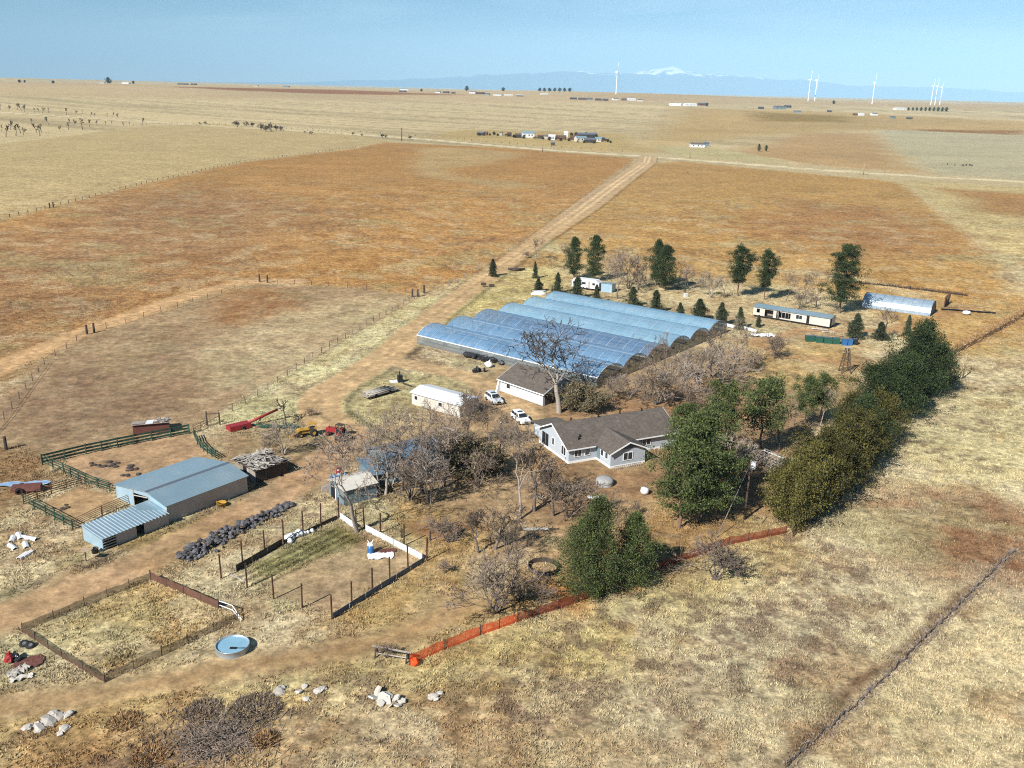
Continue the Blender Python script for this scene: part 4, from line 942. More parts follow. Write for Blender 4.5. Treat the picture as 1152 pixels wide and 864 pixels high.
# --- greenhouse
ez,eo=frame((15.79,163.8,0),-37.3)
gh=thing('greenhouse','huge six-bay greenhouse of sky-tinted plastic film with arched end walls','greenhouse',eo,ez)
GL,BWD,GE,GA=46.2,9.32,1.9,3.6; y0=.25
def arch(y,n=12): return [(y+BWD*i/n,GE+(GA-GE)*math.sin(math.pi*i/n)**.72) for i in range(n+1)]
for k in range(6):
    y=y0+k*BWD; a=arch(y+.04); c=MB()
    for i in range(12):
        for j in range(12):
            x0,x1=-GL+GL*j/12,-GL+GL*(j+1)/12
            c.face([(x0,a[i][0],a[i][1]),(x1,a[i][0],a[i][1]),(x1,a[i+1][0],a[i+1][1]),(x0,a[i+1][0],a[i+1][1])])
    c.build('film_roof',M[('poly','poly','polydark','polypale','polypale','polypale')[k]],gh,True)
    for x in(0.02,-GL-.02):
        e=MB(); e.face([(x,a[0][0],0)]+[(x,p[0],p[1]) for p in a]+[(x,a[12][0],0)]); e.build('end_wall',M['polyend'],gh)
    hp=MB()
    for j in range(24):
        x=-GL+GL*j/23
        for i in range(12): hp.tube((x,a[i][0],a[i][1]+.015),(x,a[i+1][0],a[i+1][1]+.015),.028 if j%2 else .05,None,4,0,False)
    for i in(3,6,9): hp.tube((-GL,a[i][0],a[i][1]-.05),(0,a[i][0],a[i][1]-.05),.03,None,4,0,False)
    hp.build('hoop',M['rib'],gh)
    for x in(0.05,-GL-.05):
        ep=MB()
        for f in(.3,.5,.7): i=int(12*f); ep.tube((x,a[i][0],0),(x,a[i][0],a[i][1]),.045,None,4,0,False)
        ep.tube((x,a[1][0],GE),(x,a[11][0],GE),.05,None,4,0,False)
        for i in range(12): ep.tube((x,a[i][0],a[i][1]),(x,a[i+1][0],a[i+1][1]),.075,None,4,0,False)
        ep.build('end_frame',M['steel'] if k else M['rib'],gh)
for k in range(7):
    y=y0+k*BWD; gt=MB(); gt.box(-GL-.1,.1,y-.1,y+.1,GE-.05,GE+.09); gt.build('gutter',M['trim'] if k in(0,1,2) else M['rib'],gh)
    ps=MB()
    for j in range(16): x=-GL+GL*j/15; ps.box(x-.05,x+.05,y-.05,y+.05,-.05,GE-.055)
    ps.build('post_row',M['steel'],gh)
for y in(y0-.13,y0+6*BWD+.13):
    sw=MB(); sw.face([(-GL,y,0),(0,y,0),(0,y,GE),(-GL,y,GE)]); sw.build('side_film',M['polyside'],gh)
    bd=MB(); bd.box(-GL,0,y-.05,y-.01,-.05,.35); bd.box(-GL,0,y-.05,y-.01,1.05,1.12); bd.build('side_rail',M['steel'],gh)
for k in range(5):
    bq=MB(); q=random.Random(k)
    for j in range(9): x=-GL+2+j*4.8; bq.box(x,x+3.6,y0+k*BWD+2.2,y0+k*BWD+3.2,.02,.45+q.uniform(0,.25)); bq.box(x,x+3.6,y0+k*BWD+5.6,y0+k*BWD+6.6,.02,.4+q.uniform(0,.25))
    bq.build('plant_bench',M['boards'],gh)
# --- mobile home shell
mz,mo=frame((60.48,225.97,0),-36); mo=mo+Matrix.Rotation(mz,3,'Z')@Vector((.1,-.5,0))
mh=thing('mobile_home','derelict white mobile home with torn-out wall panels below the big pine','mobile home',mo,mz)
ML=19.3
wl=MB()
for a,b,z0,z1 in((0,.9,.5,2.6),(.9,1.7,.5,1.2),(.9,1.7,2.2,2.6),(1.7,3.0,.5,2.6),(3.0,5.2,2.3,2.6),(5.2,6.0,.5,2.6),(6.0,6.9,2.35,2.6),(6.9,9.6,2.2,2.6),(6.9,9.6,.5,.75),(9.6,13.6,.5,2.6),(14.3,ML,.5,2.6),(13.6,14.3,2.4,2.6)): wl.box(a,b,0,.08,z0,z1)
wl.box(0,.08,.083,4.2,.5,2.6); wl.box(ML-.08,ML,1.4,4.2,.5,2.6); wl.box(ML-.08,ML,.083,.4,.5,2.6); wl.box(.083,ML-.083,4.12,4.2,.5,2.6); wl.build('wall',M['offwhite'],mh)
fl=MB(); fl.box(0,ML,.0,4.2,.38,.49); fl.build('floor',M['darkwood'],mh); sk=MB(); sk.box(.2,ML-.2,.25,3.9,-.05,.375); sk.build('skirting',M['dark'],mh)
it=MB(); it.box(1.75,5.15,1.8,1.88,.5,2.5); it.box(6.5,9.5,2.4,2.48,.5,2.5); it.box(5.5,5.58,.1,3,.5,2.5); it.build('inner_wall',M['wood'],mh)
st=MB()
for x in(6.2,6.45,7.3,8.2,9.0): st.box(x,x+.08,.09,.15,.5,2.35)
st.build('wall_stud',M['boards'],mh)
rf=MB(); rf.slab([(-.2,-.25,2.62),(ML+.3,-.25,2.62),(ML+.3,2.1,3.0),(-.2,2.1,3.0)],.08); rf.slab([(-.2,2.104,3.0),(ML+.3,2.104,3.0),(ML+.3,4.4,2.62),(-.2,4.4,2.62)],.08); rf.build('roof',M['galv'],mh)
window(mh,((11.0,-.003,1.2),(1,0,0),1.5,1.0,(0,-1,0))); d=MB(); d.box(13.62,14.28,.02,.06,.5,2.38); d.build('door',M['dark'],mh)
# --- hoop shed with metal skin
qz,qo=frame((106.94,230.17,0),-33)
qh=thing('hoop_shed','long hoop shed with shiny silver-blue arched skin beyond the junipers','shed',qo,qz)
pr=[(4+4.0*math.cos(t),3.3*math.sin(t)**.85 if t not in(0,math.pi) else 0) for t in [math.pi*i/16 for i in range(17)]]
sk=MB()
for i in range(16):
    a,b=pr[i],pr[i+1]; sk.face([(-17,a[0],a[1]),(0,a[0],a[1]),(0,b[0],b[1]),(-17,b[0],b[1])])
sk.build('arched_skin',mat('hoop_skin',(.28,.36,.43),.4,.3,var=.2,scale=1.2,spec=.6,dirt=(.42,.46,.49),dirtamt=.7),qh,True)
e=MB(); e.face([(-.06,a,z) for a,z in pr]); e.face([(-16.94,a,z) for a,z in pr]); e.build('end_wall',M['fascia'],qh)
hp=MB()
for j in range(8):
    x=-17+17*j/7
    for a,b in zip(pr,pr[1:]): hp.tube((x,a[0],a[1]+.02),(x,b[0],b[1]+.02),.05,None,4,0,False)
hp.build('hoop',M['steel'],qh)
# --- white camper and blue hut in the far grove
cp=P(643,324); cz=math.atan2(P(676,328).y-cp.y,P(676,328).x-cp.x)
ca=thing('camper','old white camper trailer among the spruces behind the greenhouse','camper',cp,cz)
b=MB(); b.prism([(0,.5),(8.2,.5),(8.2,2.2),(7.2,2.9),(.5,2.9),(0,2.0)],0,2.5,axis='y'); b.build('body',M['white'],ca)
w_=MB(); w_.box(3,4.2,-.04,-.003,1.5,2.1); w_.box(6.2,7.0,-.04,-.003,1.5,2.1); w_.build('window',M['glass'],ca); d=MB(); d.box(4.9,5.6,-.04,-.003,.6,2.5); d.build('door',M['boards'],ca)
for x in(3.6,4.6):
    t=MB(); t.lathe([(.0,-.12),(.36,-.12),(.36,.12),(0,.12)],12); o=t.build('wheel',M['tyre'],ca); o.location=(x,.05,.36); o.rotation_euler=(math.pi/2,0,0)
hp_=P(676,328); hu=thing('hut','small light blue hut against the right end of the camper','shed',hp_,cz)
b=MB(); b.prism([(0,-.05),(3,-.05),(3,2.2),(0,2.5)],.0,3.2); b.build('wall',M['galvwall'],hu); r_=MB(); r_.slab([(-.2,-.2,2.55),(3.4,-.2,2.55),(3.4,3.2,2.2),(-.2,3.2,2.2)],.06); r_.build('roof',M['galv'],hu); d=MB(); d.box(-.05,-.003,.8,1.9,0,1.9); d.build('doorway',M['dark'],hu)
# --- small animal shelter behind the corral fence
kp=P(150,489.5); kz_=R(20)
kc=thing('animal_shelter','small brown shelter with white roof strip behind the corral fence','shelter',kp,kz_)
b=MB(); b.prism([(0,-.05),(2.6,-.05),(2.6,1.2),(0,1.7)],0,5.4); b.build('wall',M['maroon'],kc)
r_=MB(); r_.slab([(-.2,-.3,1.72),(5.6,-.3,1.72),(5.6,2.9,1.25),(-.2,2.9,1.25)],.05); r_.build('roof',M['wood'],kc)
s_=MB(); s_.slab([(1.9,-.29,1.78),(3.0,-.29,1.78),(3.2,2.8,1.31),(2.1,2.8,1.31)],.03); s_.build('white_strip',M['sheet'],kc)
d=MB(); q=random.Random(5)
for i in range(12): d.obox((q.uniform(3.4,5.2),q.uniform(0,2.2),1.72),.5,.3,.1,q.uniform(0,3))
d.build('roof_junk',M['boards'],kc)
# ================================================================ the far plain: homesteads
FW={'w':M['white'],'o':M['offwhite'],'d':M['darkwood'],'g':M['teal'],'b':M['boards'],'r':M['rust']}
FR={'g':M['shingle'],'b':M['galv'],'r':M['rust'],'w':M['white'],'d':M['fascia']}
def farhouse(px,py,wpx,hm,label,wall='w',roof='g',name='farm_building',cat='building',group=None,depth=8,rot=None):
    p=P(px,py); L=wpx*p.y/F; o=thing(name,label,cat,p,(rnd.uniform(-.35,.35) if rot is None else rot),group)
    dep=min(depth,L*.9); b=MB(); b.prism([(-dep/2,-1),(dep/2,-1),(dep/2,hm*.68),(0,hm*.95),(-dep/2,hm*.68)],-L/2,L/2); wo=b.build('wall',FW[wall],o)
    r=MB(); e=.3
    r.slab([(-L/2-e,-dep/2-e,hm*.68),(L/2+e,-dep/2-e,hm*.68),(L/2+e,0,hm),(-L/2-e,0,hm)],.15); r.slab([(-L/2-e,.01,hm),(L/2+e,.01,hm),(L/2+e,dep/2+e,hm*.68),(-L/2-e,dep/2+e,hm*.68)],.15); r.build('roof',FR[roof],o)
    if wpx>6:
        d=MB()
        for f in(-.3,.05,.3): d.box(L*f-.6,L*f+.6,-dep/2-.06,-dep/2-.003,hm*.25,hm*.5)
        d.build('window',M['glass'],o)
    return o
farhouse(784,165.5,15,4.6,'white house with low roof alone just beyond the county road',rot=.0,depth=9)
farhouse(794.5,164.5,5,4.6,'dark garage touching the right end of the lone white house','g','d',rot=.1)
for a in ((541,152.3,7,3,'dark low building at the left end of the crowded homestead','d','d'),(546.5,152,4,3,'brown shed next to the dark low building at the homestead left end','r','g'),(564,152.3,3,3,'small grey shed left of the middle in the crowded homestead','b','g'),(573,153.5,4,3.5,'small brown shed in the left half of the crowded homestead','d','r'),(583,155,6,3.5,'dark barn left of the pale blue building in the homestead','d','g'),(594,154.6,13,5,'pale blue-white long building in the middle of the homestead','w','b'),(608,156,6,3,'brown shed right of the pale blue-white building','d','r'),(614.5,156.3,5,3.2,'grey shed in the homestead middle','b','g'),(621,157.3,7,4,'white trailer house in the homestead, right of middle','w','w'),(628,156.5,5,3,'rusty shed behind the white trailer house','r','r'),(634,157,5,3.5,'reddish barn left of the white gable house in the homestead','r','g'),(636.5,154.2,4,4.5,'white gable house at the back of the homestead','w','w'),(646,157.5,9,3.5,'orange-brown shed in front of the white gable house','r','r'),(653,159,12,4,'green-roofed long building at the right of the homestead','o','b'),(660,155.5,22,4.5,'long dark-roofed barn at the back right of the homestead','d','d'),(664,160.5,12,3.5,'dark low barn in front of the green-roofed building','d','d'),(673,159.3,7,3.5,'pale shed at the right end of the homestead','o','b'),(678,158.5,4,3,'dark shed at the far right end of the homestead','d','d'),(622,163.5,4,2.5,'small dark box shed in front of the homestead by the county road','d','d')):
    farhouse(*(a[:3]+(a[3]*1.45,)+a[4:]))
far=[(115,88.5,5,5,'white barn on the left horizon','w','b'),(142,93.5,9,6,'long white barn on the left horizon next to dark trees','w','w'),(206,95,11,6,'dark-roofed farm on the horizon left of centre','d','d'),(218,95.5,6,6,'smaller dark-roofed shed beside the farm on the left horizon','d','g'),(288,97,5,6,'faint pale building on the horizon in the left third','o','g'),(322,98,7,6,'faint long building on the horizon above the pale field','g','g'),
(455,101.5,9,7,'blue-roofed white farm building on the horizon left of the turbine','w','b'),(453,103.3,7,5,'dark shed below the blue-roofed horizon farm','d','d'),(493,104.5,5,6,'white house in the left horizon cluster','w','g'),(502,104.7,6,6,'brown house in the left horizon cluster','d','r'),(510,105.3,4,6,'dark house at the right of the left horizon cluster','d','d'),(532,105,7,7,'white barn in the cluster below the horizon centre','w','d'),(540,106,9,7,'brown long barn in the cluster below the horizon centre','d','r'),(548,106.8,5,6,'grey shed at the right of the centre cluster','g','g'),
(560,107.4,9,5,'pale long shed right of the centre cluster','w','b'),(572,108,9,5,'second pale long shed right of the centre cluster','o','w'),(585,108.4,7,5,'brown-ended shed at the end of the pale sheds','d','w'),(612,106.5,8,5,'pale building on the horizon under the dark tree line','o','w'),
(645,111.8,7,6,'dark building at the left end of the village below the turbine','d','d'),(655,112.2,8,6,'brown house in the village below the turbine','r','d'),(663,112.2,6,6,'grey house in the village below the turbine','g','g'),(673,113,7,6,'dark low house in the village below the turbine','d','g'),(681,113.3,6,6,'dark house in the middle of the village','d','d'),(692,112.6,6,6,'white house in the village under the turbine tower','w','g'),(702,113,5,6,'reddish house right of the turbine tower','r','r'),(710,113,9,6,'white long house at the right of the village','w','w'),(720,114,6,6,'pale house at the village right end','o','g'),
(760,118.8,13,6,'long white barns left of the double turbine','w','w'),(776,119.3,14,7,'white farm hall with dark end left of the double turbine','w','w'),(790,118.6,9,7,'brown farm hall beside the white one','r','d'),(856,122.5,5,6,'dark shed in the plain below the double turbine','d','d'),(877,122.5,13,8,'grey house with wide roof below the double turbine','g','g'),(886,121,6,7,'dark barn right of the wide grey house','d','d'),(897,126.8,8,5,'low grey shed in front of the wide grey house','g','g'),(933,126,4,5,'tiny dark shed between turbines','d','d'),(962,129.8,4,5,'small brown house left of the white house on the right plain','r','r'),(968,130,6,6,'white house on the right plain below the single turbine','w','w'),(983,129.8,6,6,'white and dark house right of the small white house on the right plain','w','d'),(1004,133.2,5,5,'grey shed on the right plain','g','g'),(1023,134,5,5,'dark shed on the right plain near the frame edge','d','d'),(1012,123.5,13,6,'bright white hall at the left of the dark tree line on the right','w','w')]
for a in far: farhouse(*a,depth=14)
for i,(x,y) in enumerate([(538,152.5),(551,152.6),(560,153),(569,153.6),(578,155),(589,156),(602,156.6),(611,157),(618,158),(626,158),(631,158.6),(640,159),(650,160.5),(657,161),(668,161.5),(681,159.5),(684,160),(687,161)]):
    o=tree('darkjuniper' if i%3 else 'farbush',(x,y),(0,y-rnd.uniform(2.6,4.6)),'dark bush among the crowded homestead sheds',1.2,'bushes among the homestead sheds')
# trees about the farms
def farclump(px,py,tp,wpx,label,n=1):
    tree('darkjuniper',(px,py),(0,tp),label,1,v=0); o=bpy.context.scene.collection.objects[-3] if 0 else None
def dkt(px,py,tp,label,wf,kind='darkjuniper',group=None): tree(kind,(px,py),(0,tp),label,wf,group)
for i in range(7): dkt(607+i*5.6,102.6+.1*i,98.8,'dark tree in the long tree line on the horizon left of the turbine',1.1,group='horizon tree line left of the turbine')
for i in range(10): dkt(1022+i*4.7,124.3+.15*i,120.6,'dark tree in the tree line behind the white hall on the right plain',.85,group='tree line behind the white hall')
for x,y,t,l in((938,117,113,'dark tree clump on the horizon between the turbines'),(22,93,89.5,'dark tree clump at the far left horizon edge'),(28,93,90,'second dark clump at the far left horizon edge'),(60,94,90.5,'lone dark clump on the left horizon'),(122,88.5,86.9,'dark tree beside the white barn on the left horizon'),(150,94.3,91,'dark tree right of the long white barn on the horizon'),(525,99.6,96.6,'small dark tree breaking the horizon left of centre'),(566,101,98.4,'small dark tree breaking the horizon at centre'),(474,103,99.8,'dark tree right of the blue-roofed horizon farm'),(795,119.5,115.5,'dark tree beside the brown farm hall'),(659,153,148.5,'dark tree behind the homestead barn'),(648,153,148.5,'dark tree left of the long dark-roofed barn'),(671,156,151,'dark tree at the right of the long dark-roofed barn'),(600,153,149,'bare-looking dark tree behind the pale blue building'),(556,152,148,'dark tree in the homestead left part'),(643,153.6,149,'dark tree behind the white gable house')): dkt(x,y,t,l,1.1)
# wind turbines
def turbine(bx,by,hy,label,ph,yaw):
    b=P(bx,by); h=85.; 
    d=ray(bx,hy); h=CH+d[2]*(b.y/d[1])-b.z
    k=h/85; o=thing('wind_turbine',label,'wind turbine',b,yaw,'wind turbines on the skyline')
    t=MB(); t.lathe([(1.7*k,-6),(1.7*k,0),(1.2*k,h*.6),(.95*k,h-1.5)],14); t.build('tower',M['turbine'],o,True)
    n=MB(); n.prism([(-2.2*k,h-1.8*k),(7*k,h-1.8*k),(7*k,h+1.6*k),(-2.2*k,h+2*k)],-1.7*k,1.7*k); n.build('nacelle',M['turbine'],o)
    hb_=MB(); hb_.lathe([(0,-4.3*k),(1.4*k,-3.6*k),(1.8*k,-2.2*k)],10); ho_=hb_.build('hub',M['turbine'],o,True); ho_.rotation_euler=(-math.pi/2,0,0); ho_.location=(0,0,h)
    bm_=MB(); bl=38*k; pr_=[(1.2,.0),(1.9,.12),(1.5,.35),(1.0,.7),(.35,1)]
    for (w0,f0),(w1,f1) in zip(pr_,pr_[1:]):
        bm_.hexa([(-w0*k*.7,-.35*k,f0*bl),(w0*k*.9,-.35*k,f0*bl),(w0*k*.9,.35*k,f0*bl),(-w0*k*.7,.35*k,f0*bl)],[(-w1*k*.7,-.25*k,f1*bl),(w1*k*.9,-.25*k,f1*bl),(w1*k*.9,.25*k,f1*bl),(-w1*k*.7,.25*k,f1*bl)])
    me=bm_.mesh('blade',M['turbine'])
    for i in range(3): inst(me,'blade',o,(0,-3*k,h),(0,ph+i*2.0944,0))
for a in((693,106,81,'lone white wind turbine on the skyline near the picture centre',0.05,1.15),(909,113.5,89.5,'left one of the two close wind turbines right of centre',.3,1.2),(916.5,113.5,90,'right one of the two close wind turbines right of centre',.9,1.2),(981,117,93,'single white wind turbine between the pair and the trio',.1,1.15),(1047,118,97,'left one of the three crowded wind turbines at right',.5,1.1),(1051.5,118,97,'middle one of the three crowded wind turbines at right',.0,1.1),(1057,118,98,'right one of the three crowded wind turbines at right',.8,1.1)): turbine(*a)
# mountains far beyond the plain
def mountains():
    n,m_=240,14; D=50000; x0,x1=-17600,32400; v=[]
    q=np.linspace(0,1,n); xs=x0+(x1-x0)*q
    def prof(x):
        px=CX+x/D*F
        e=np.interp(px,[250,350,430,480,520,560,600,640,690,740,790,830,870,950,1050,1152,1300],[0,110,350,480,610,740,890,960,1000,1130,1040,870,700,610,560,480,370])
        return e*(.70+.75*(fbm(x,x*0+3,2400.,5,7,.62)-.1))
    mb=MB(); H_=prof(xs)
    for j in range(m_):
        f=j/(m_-1); yy=D+ (f-.5)*9000; k=np.sin(math.pi*f)**.8
        hh=60+H_*k*(.75+.5*fbm(xs,xs*0+yy,3000.,9,6,.55)) if 0<j<m_-1 else H_*0-300
        for i in range(n): mb.v.append((xs[i],yy,float(hh[i])))
    for j in range(m_-1):
        for i in range(n-1): a=j*n+i; mb.f.append((a,a+1,a+n+1,a+n)); mb.m.append(0)
    mm=bpy.data.materials.new('mountain_range'); mm.use_nodes=True; nt=mm.node_tree; b=nt.nodes['Principled BSDF']; b.inputs['Roughness'].default_value=.95
    ge=nd(nt,'ShaderNodeNewGeometry'); sp=nd(nt,'ShaderNodeSeparateXYZ'); nt.links.new(ge.outputs[0],sp.inputs[0]); ns=nd(nt,'ShaderNodeTexNoise'); ns.inputs['Scale'].default_value=.0016; ns.inputs['Detail'].default_value=6; nt.links.new(ge.outputs[0],ns.inputs[0])
    ml=nd(nt,'ShaderNodeMath',operation='MULTIPLY_ADD'); ml.inputs[1].default_value=1100; nt.links.new(ns.outputs[0],ml.inputs[0]); nt.links.new(sp.outputs[2],ml.inputs[2])
    r=nd(nt,'ShaderNodeMapRange'); r.inputs[1].default_value=1520; r.inputs[2].default_value=1640; nt.links.new(ml.outputs[0],r.inputs[0])
    mx=nd(nt,'ShaderNodeMix',data_type='RGBA'); nt.links.new(r.outputs[0],mx.inputs[0]); mx.inputs[6].default_value=(.06,.085,.11,1); mx.inputs[7].default_value=(.8,.82,.86,1); nt.links.new(mx.outputs[2],b.inputs['Base Color'])
    o=mb.build('mountains',mm,None,True); o['kind']='structure'
mountains()
# ================================================================ fences
def pts_of(px): return [P(*p) for p in px]
def fence(name,label,px,step,ph,pw,pm,rails=(),rm=None,panels=(),group=None,posts=True,lean=.03,cat='fence'):
    """one fence run: every post a part, each rail line a part, netting as panels"""
    V=pts_of(px); o=thing(name,label,cat,V[0],0,group); O=V[0]; q=random.Random(len(label))
    spots=[]
    for a,b in zip(V,V[1:]):
        L=(b-a).length; n=max(1,round(L/step)); spots+= [a.lerp(b,i/n) for i in range(n)]
    spots.append(V[-1])
    if posts:
        m=MB(); m.hexa([(-pw/2,-pw/2,-.2),(pw/2,-pw/2,-.2),(pw/2,pw/2,-.2),(-pw/2,pw/2,-.2)],[(-pw*.45,-pw*.45,ph),(pw*.45,-pw*.45,ph),(pw*.45,pw*.45,ph),(-pw*.45,pw*.45,ph)]); me=m.mesh('post',M[pm])
        for s in spots[:100]: inst(me,'post',o,s-O,(q.gauss(0,lean),q.gauss(0,lean),q.uniform(0,1)),(1,1,q.uniform(.92,1.06)))
    for z,t in rails:
        m=MB()
        for a,b in zip(spots,spots[1:]):
            d=(b-a).normalized(); e=Vector((-d.y,d.x,0))*(pw/2+.02); n_=e.normalized()*.04; dz=q.uniform(-.03,.03)
            A_,B_=a-O+e+Vector((0,0,z+dz)),b-O+e+Vector((0,0,z-dz))
            m.hexa([A_,B_,B_+n_,A_+n_],[p+Vector((0,0,t)) for p in(A_,B_,B_+n_,A_+n_)])
        m.build('rail',M[rm],o)
    for (i0,i1,z0,z1,pmn,sag,nm,lb) in panels:
        m=MB(); W_=V[i0:i1+1]
        for a,b in zip(W_,W_[1:]):
            L=(b-a).length; n=max(1,int(L/.8)); pr=None
            d=(b-a).normalized(); e=Vector((-d.y,d.x,0))
            for i in range(n+1):
                p=a.lerp(b,i/n)-O; ph_=(i*L/n)/step
                tz=z1-sag*abs(math.sin(math.pi*ph_))*q.uniform(.5,1.3); w_=e*q.gauss(0,sag*.35)
                c=(p+Vector((0,0,z0)),p+w_+Vector((0,0,max(z0+.1,tz))))
                if pr: m.face([pr[0],c[0],c[1],pr[1]])
                pr=c
        po=m.build(nm,M[pmn],o)
        if lb: po['label']=lb
    return o
fence('net_fence','orange plastic net fence fading to rust red along the yard edge',[(461,748),(500,731),(540,715),(582,700),(650,678),(712,653),(760,634),(820,613),(884,600)],3.0,1.35,.07,'darkwood',panels=[(0,3,.02,1.2,'orangenet',.12,'net','bright orange plastic net'),(3,8,.02,1.15,'rustnet',.15,'net','faded rust red net')])
b=MB(); b.lump((0,0,.35),.5,4,.9); tag(b.build('net_bundle',M['orangenet'],None,False,P(466,748)),'crumpled end of bright orange net at the end of the net fence','net')
fence('slat_fence','dark brown slat fence under the field side of the juniper row',[(892,604),(914,584),(944,556),(972,526),(1000,492),(1030,462),(1062,432)],3,1.2,.1,'darkwood',panels=[(0,6,.02,1.1,'brownnet',.14,'slat_panel',None)])
fence('wire_fence','brown wire fence buried in tumbleweeds past the far end of the juniper row',[(1068,402),(1095,388),(1125,372),(1160,352),(1230,312)],4,1.3,.1,'darkwood',panels=[(0,4,.02,1.1,'brownnet',.1,'wire_panel',None)])
def brush(name,px,width,hgt,n,mt,label,seed,lenr=(.4,1.0)):
    q=random.Random(seed); V=pts_of(px); m=MB(); tot=sum((b-a).length for a,b in zip(V,V[1:]))
    for a,b in zip(V,V[1:]):
        k=int(n*(b-a).length/tot); d=(b-a).normalized(); e=Vector((-d.y,d.x,0))
        for i in range(k):
            u=q.gauss(0,.42); c=a.lerp(b,q.random())+e*u*width+Vector((0,0,abs(q.gauss(0,.5))*hgt*math.exp(-u*u*1.6)))
            dv=Vector((q.gauss(0,1),q.gauss(0,1),q.gauss(.3,.6))).normalized()*q.uniform(*lenr); m.tube(c,c+dv,.03,.012,3,0,False)
            if q.random()<.5: s_=dv.orthogonal().normalized()*q.uniform(.05,.16); m.face([c-s_,c+s_,c+dv*.8])
    return tag(m.build(name,M[mt]),label,'brush',kind='stuff')
brush('tumbleweeds',[(1060,405),(1090,387),(1120,371),(1160,348),(1230,308)],2.4,1.5,5200,'weed','brown tumbleweeds heaped along the wire fence',3)
brush('tumbleweeds',[(895,600),(930,566),(960,535)],.8,.6,500,'weed','dry weeds caught along the slat fence foot',4)
# garden
go_=P(381,583); gd=thing('garden_fence','tall rusty steel garden fence with white boards and dark skirt panels','fence',go_)
pm=MB(); pm.tube((0,0,-.3),(0,0,2.95),.10,.10,6); pme=pm.mesh('post',M['rustpost'])
for i,(x,y) in enumerate([(249,651),(273,634),(298,622),(319,611),(341,599),(361,590),(381,582.5),(401,597),(410,594),(428,600),(454.5,614),(480,631),(459,639),(438.5,653),(419,667),(395.7,682),(373.6,697),(340,684),(308,674),(278,661)]):
    inst(pme,'post',gd,P(x,y)-go_,(rnd.gauss(0,.015),rnd.gauss(0,.015),0),(1,1,rnd.uniform(.95,1.05)))
def strip(par,name,px,z0,z1,t,mt,O,cut=.8,jag=0,label=None):
    m=MB(); V=pts_of(px); q=random.Random(5)
    for a,b in zip(V,V[1:]):
        d=(b-a).normalized(); e=Vector((-d.y,d.x,0))*t; n=max(1,int((b-a).length/cut))
        for i in range(n):
            p,r=a.lerp(b,i/n+.004)-O,a.lerp(b,(i+1)/n-.004)-O; h=z1+q.uniform(-jag,jag)
            m.hexa([p+Vector((0,0,z0)),r+Vector((0,0,z0)),r+e+Vector((0,0,z0)),p+e+Vector((0,0,z0))],[p+Vector((0,0,h)),r+Vector((0,0,h)),r+e+Vector((0,0,h)),p+e+Vector((0,0,h))])
    o=m.build(name,M[mt],par)
    if label: o['label']=label
    return o
strip(gd,'white_board',[(382.5,583.5),(400,595.5)],.0,.85,.05,'white',go_,2.4); strip(gd,'white_board',[(411,597),(476,631)],.0,.85,.05,'white',go_,2.4)
strip(gd,'skirt_panel',[(374.5,696),(478,632)],-.05,.62,.05,'fascia',go_,2.4,.05); strip(gd,'skirt_panel',[(266,643),(318,613)],-.05,.8,.05,'black',go_,2.4,.05); strip(gd,'skirt_panel',[(319,612.5),(380,584)],-.05,.5,.05,'darkwood',go_,2.4,.12)
strip(gd,'base_board',[(255,645),(278,656)],-.02,.12,.12,'boards',go_,3)
rl=MB(); 
for z in(1.2,2.3): rl.tube(P(401,597)-go_+Vector((0,0,z)),P(410,594)-go_+Vector((0,0,z)),.05,None,5)
rl.build('gate_bar',M['rustpost'],gd)
wr=MB(); W_=pts_of([(249,651),(273,634),(298,622),(319,611),(341,599),(361,590),(381,582.5)]); 
for z in(1.4,2.1,2.8):
    for a,b in zip(W_,W_[1:]): wr.tube(a-go_+Vector((0,0,z)),b-go_+Vector((0,0,z)),.008,None,3,0,False)
wr.build('wire',M['steel'],gd)
for x,y,l in((484,608,'short dark post standing alone on the dirt right of the garden'),(452,605,'stubby dark post among weeds behind the white garden boards')):
    m=MB(); m.tube((0,0,-.2),(0,0,1.25),.13,.11,7); m.tube((0,0,1.2501),(0,0,1.3),.07,.05,7); tag(m.build('wooden_post',M['darkwood'],None,False,P(x,y)),l,'post')
# small pen lower left
fence('pen_fence','brown net and wire fence round the small straw-coloured pen beside the dirt track',[(170,652),(246,685),(268,698),(118,768),(70,740),(25,711),(95,682),(170,652)],2.8,1.15,.07,'darkwood',panels=[(0,1,0,1.0,'rust',.08,'net','dark rust brown sheet netting'),(2,3,0,1.0,'wirenet',.08,'net',None),(3,5,0,.7,'brownnet',.15,'net',None),(5,7,0,.95,'wirenet',.1,'net',None)])
m=MB(); a,b,c=P(246,684),P(262,690),P(272,699); m.path([a-a+Vector((0,0,.9)),b-a+Vector((0,0,.95)),c-a+Vector((0,0,.2))],.05); m.path([a-a+Vector((0,0,.4)),b-a+Vector((0,0,.4)),c-a+Vector((0,0,.0))],.05); tag(m.build('pipe_gate',M['trim'],None,False,a),'bent pale pipe gate at the right corner of the straw pen','gate')
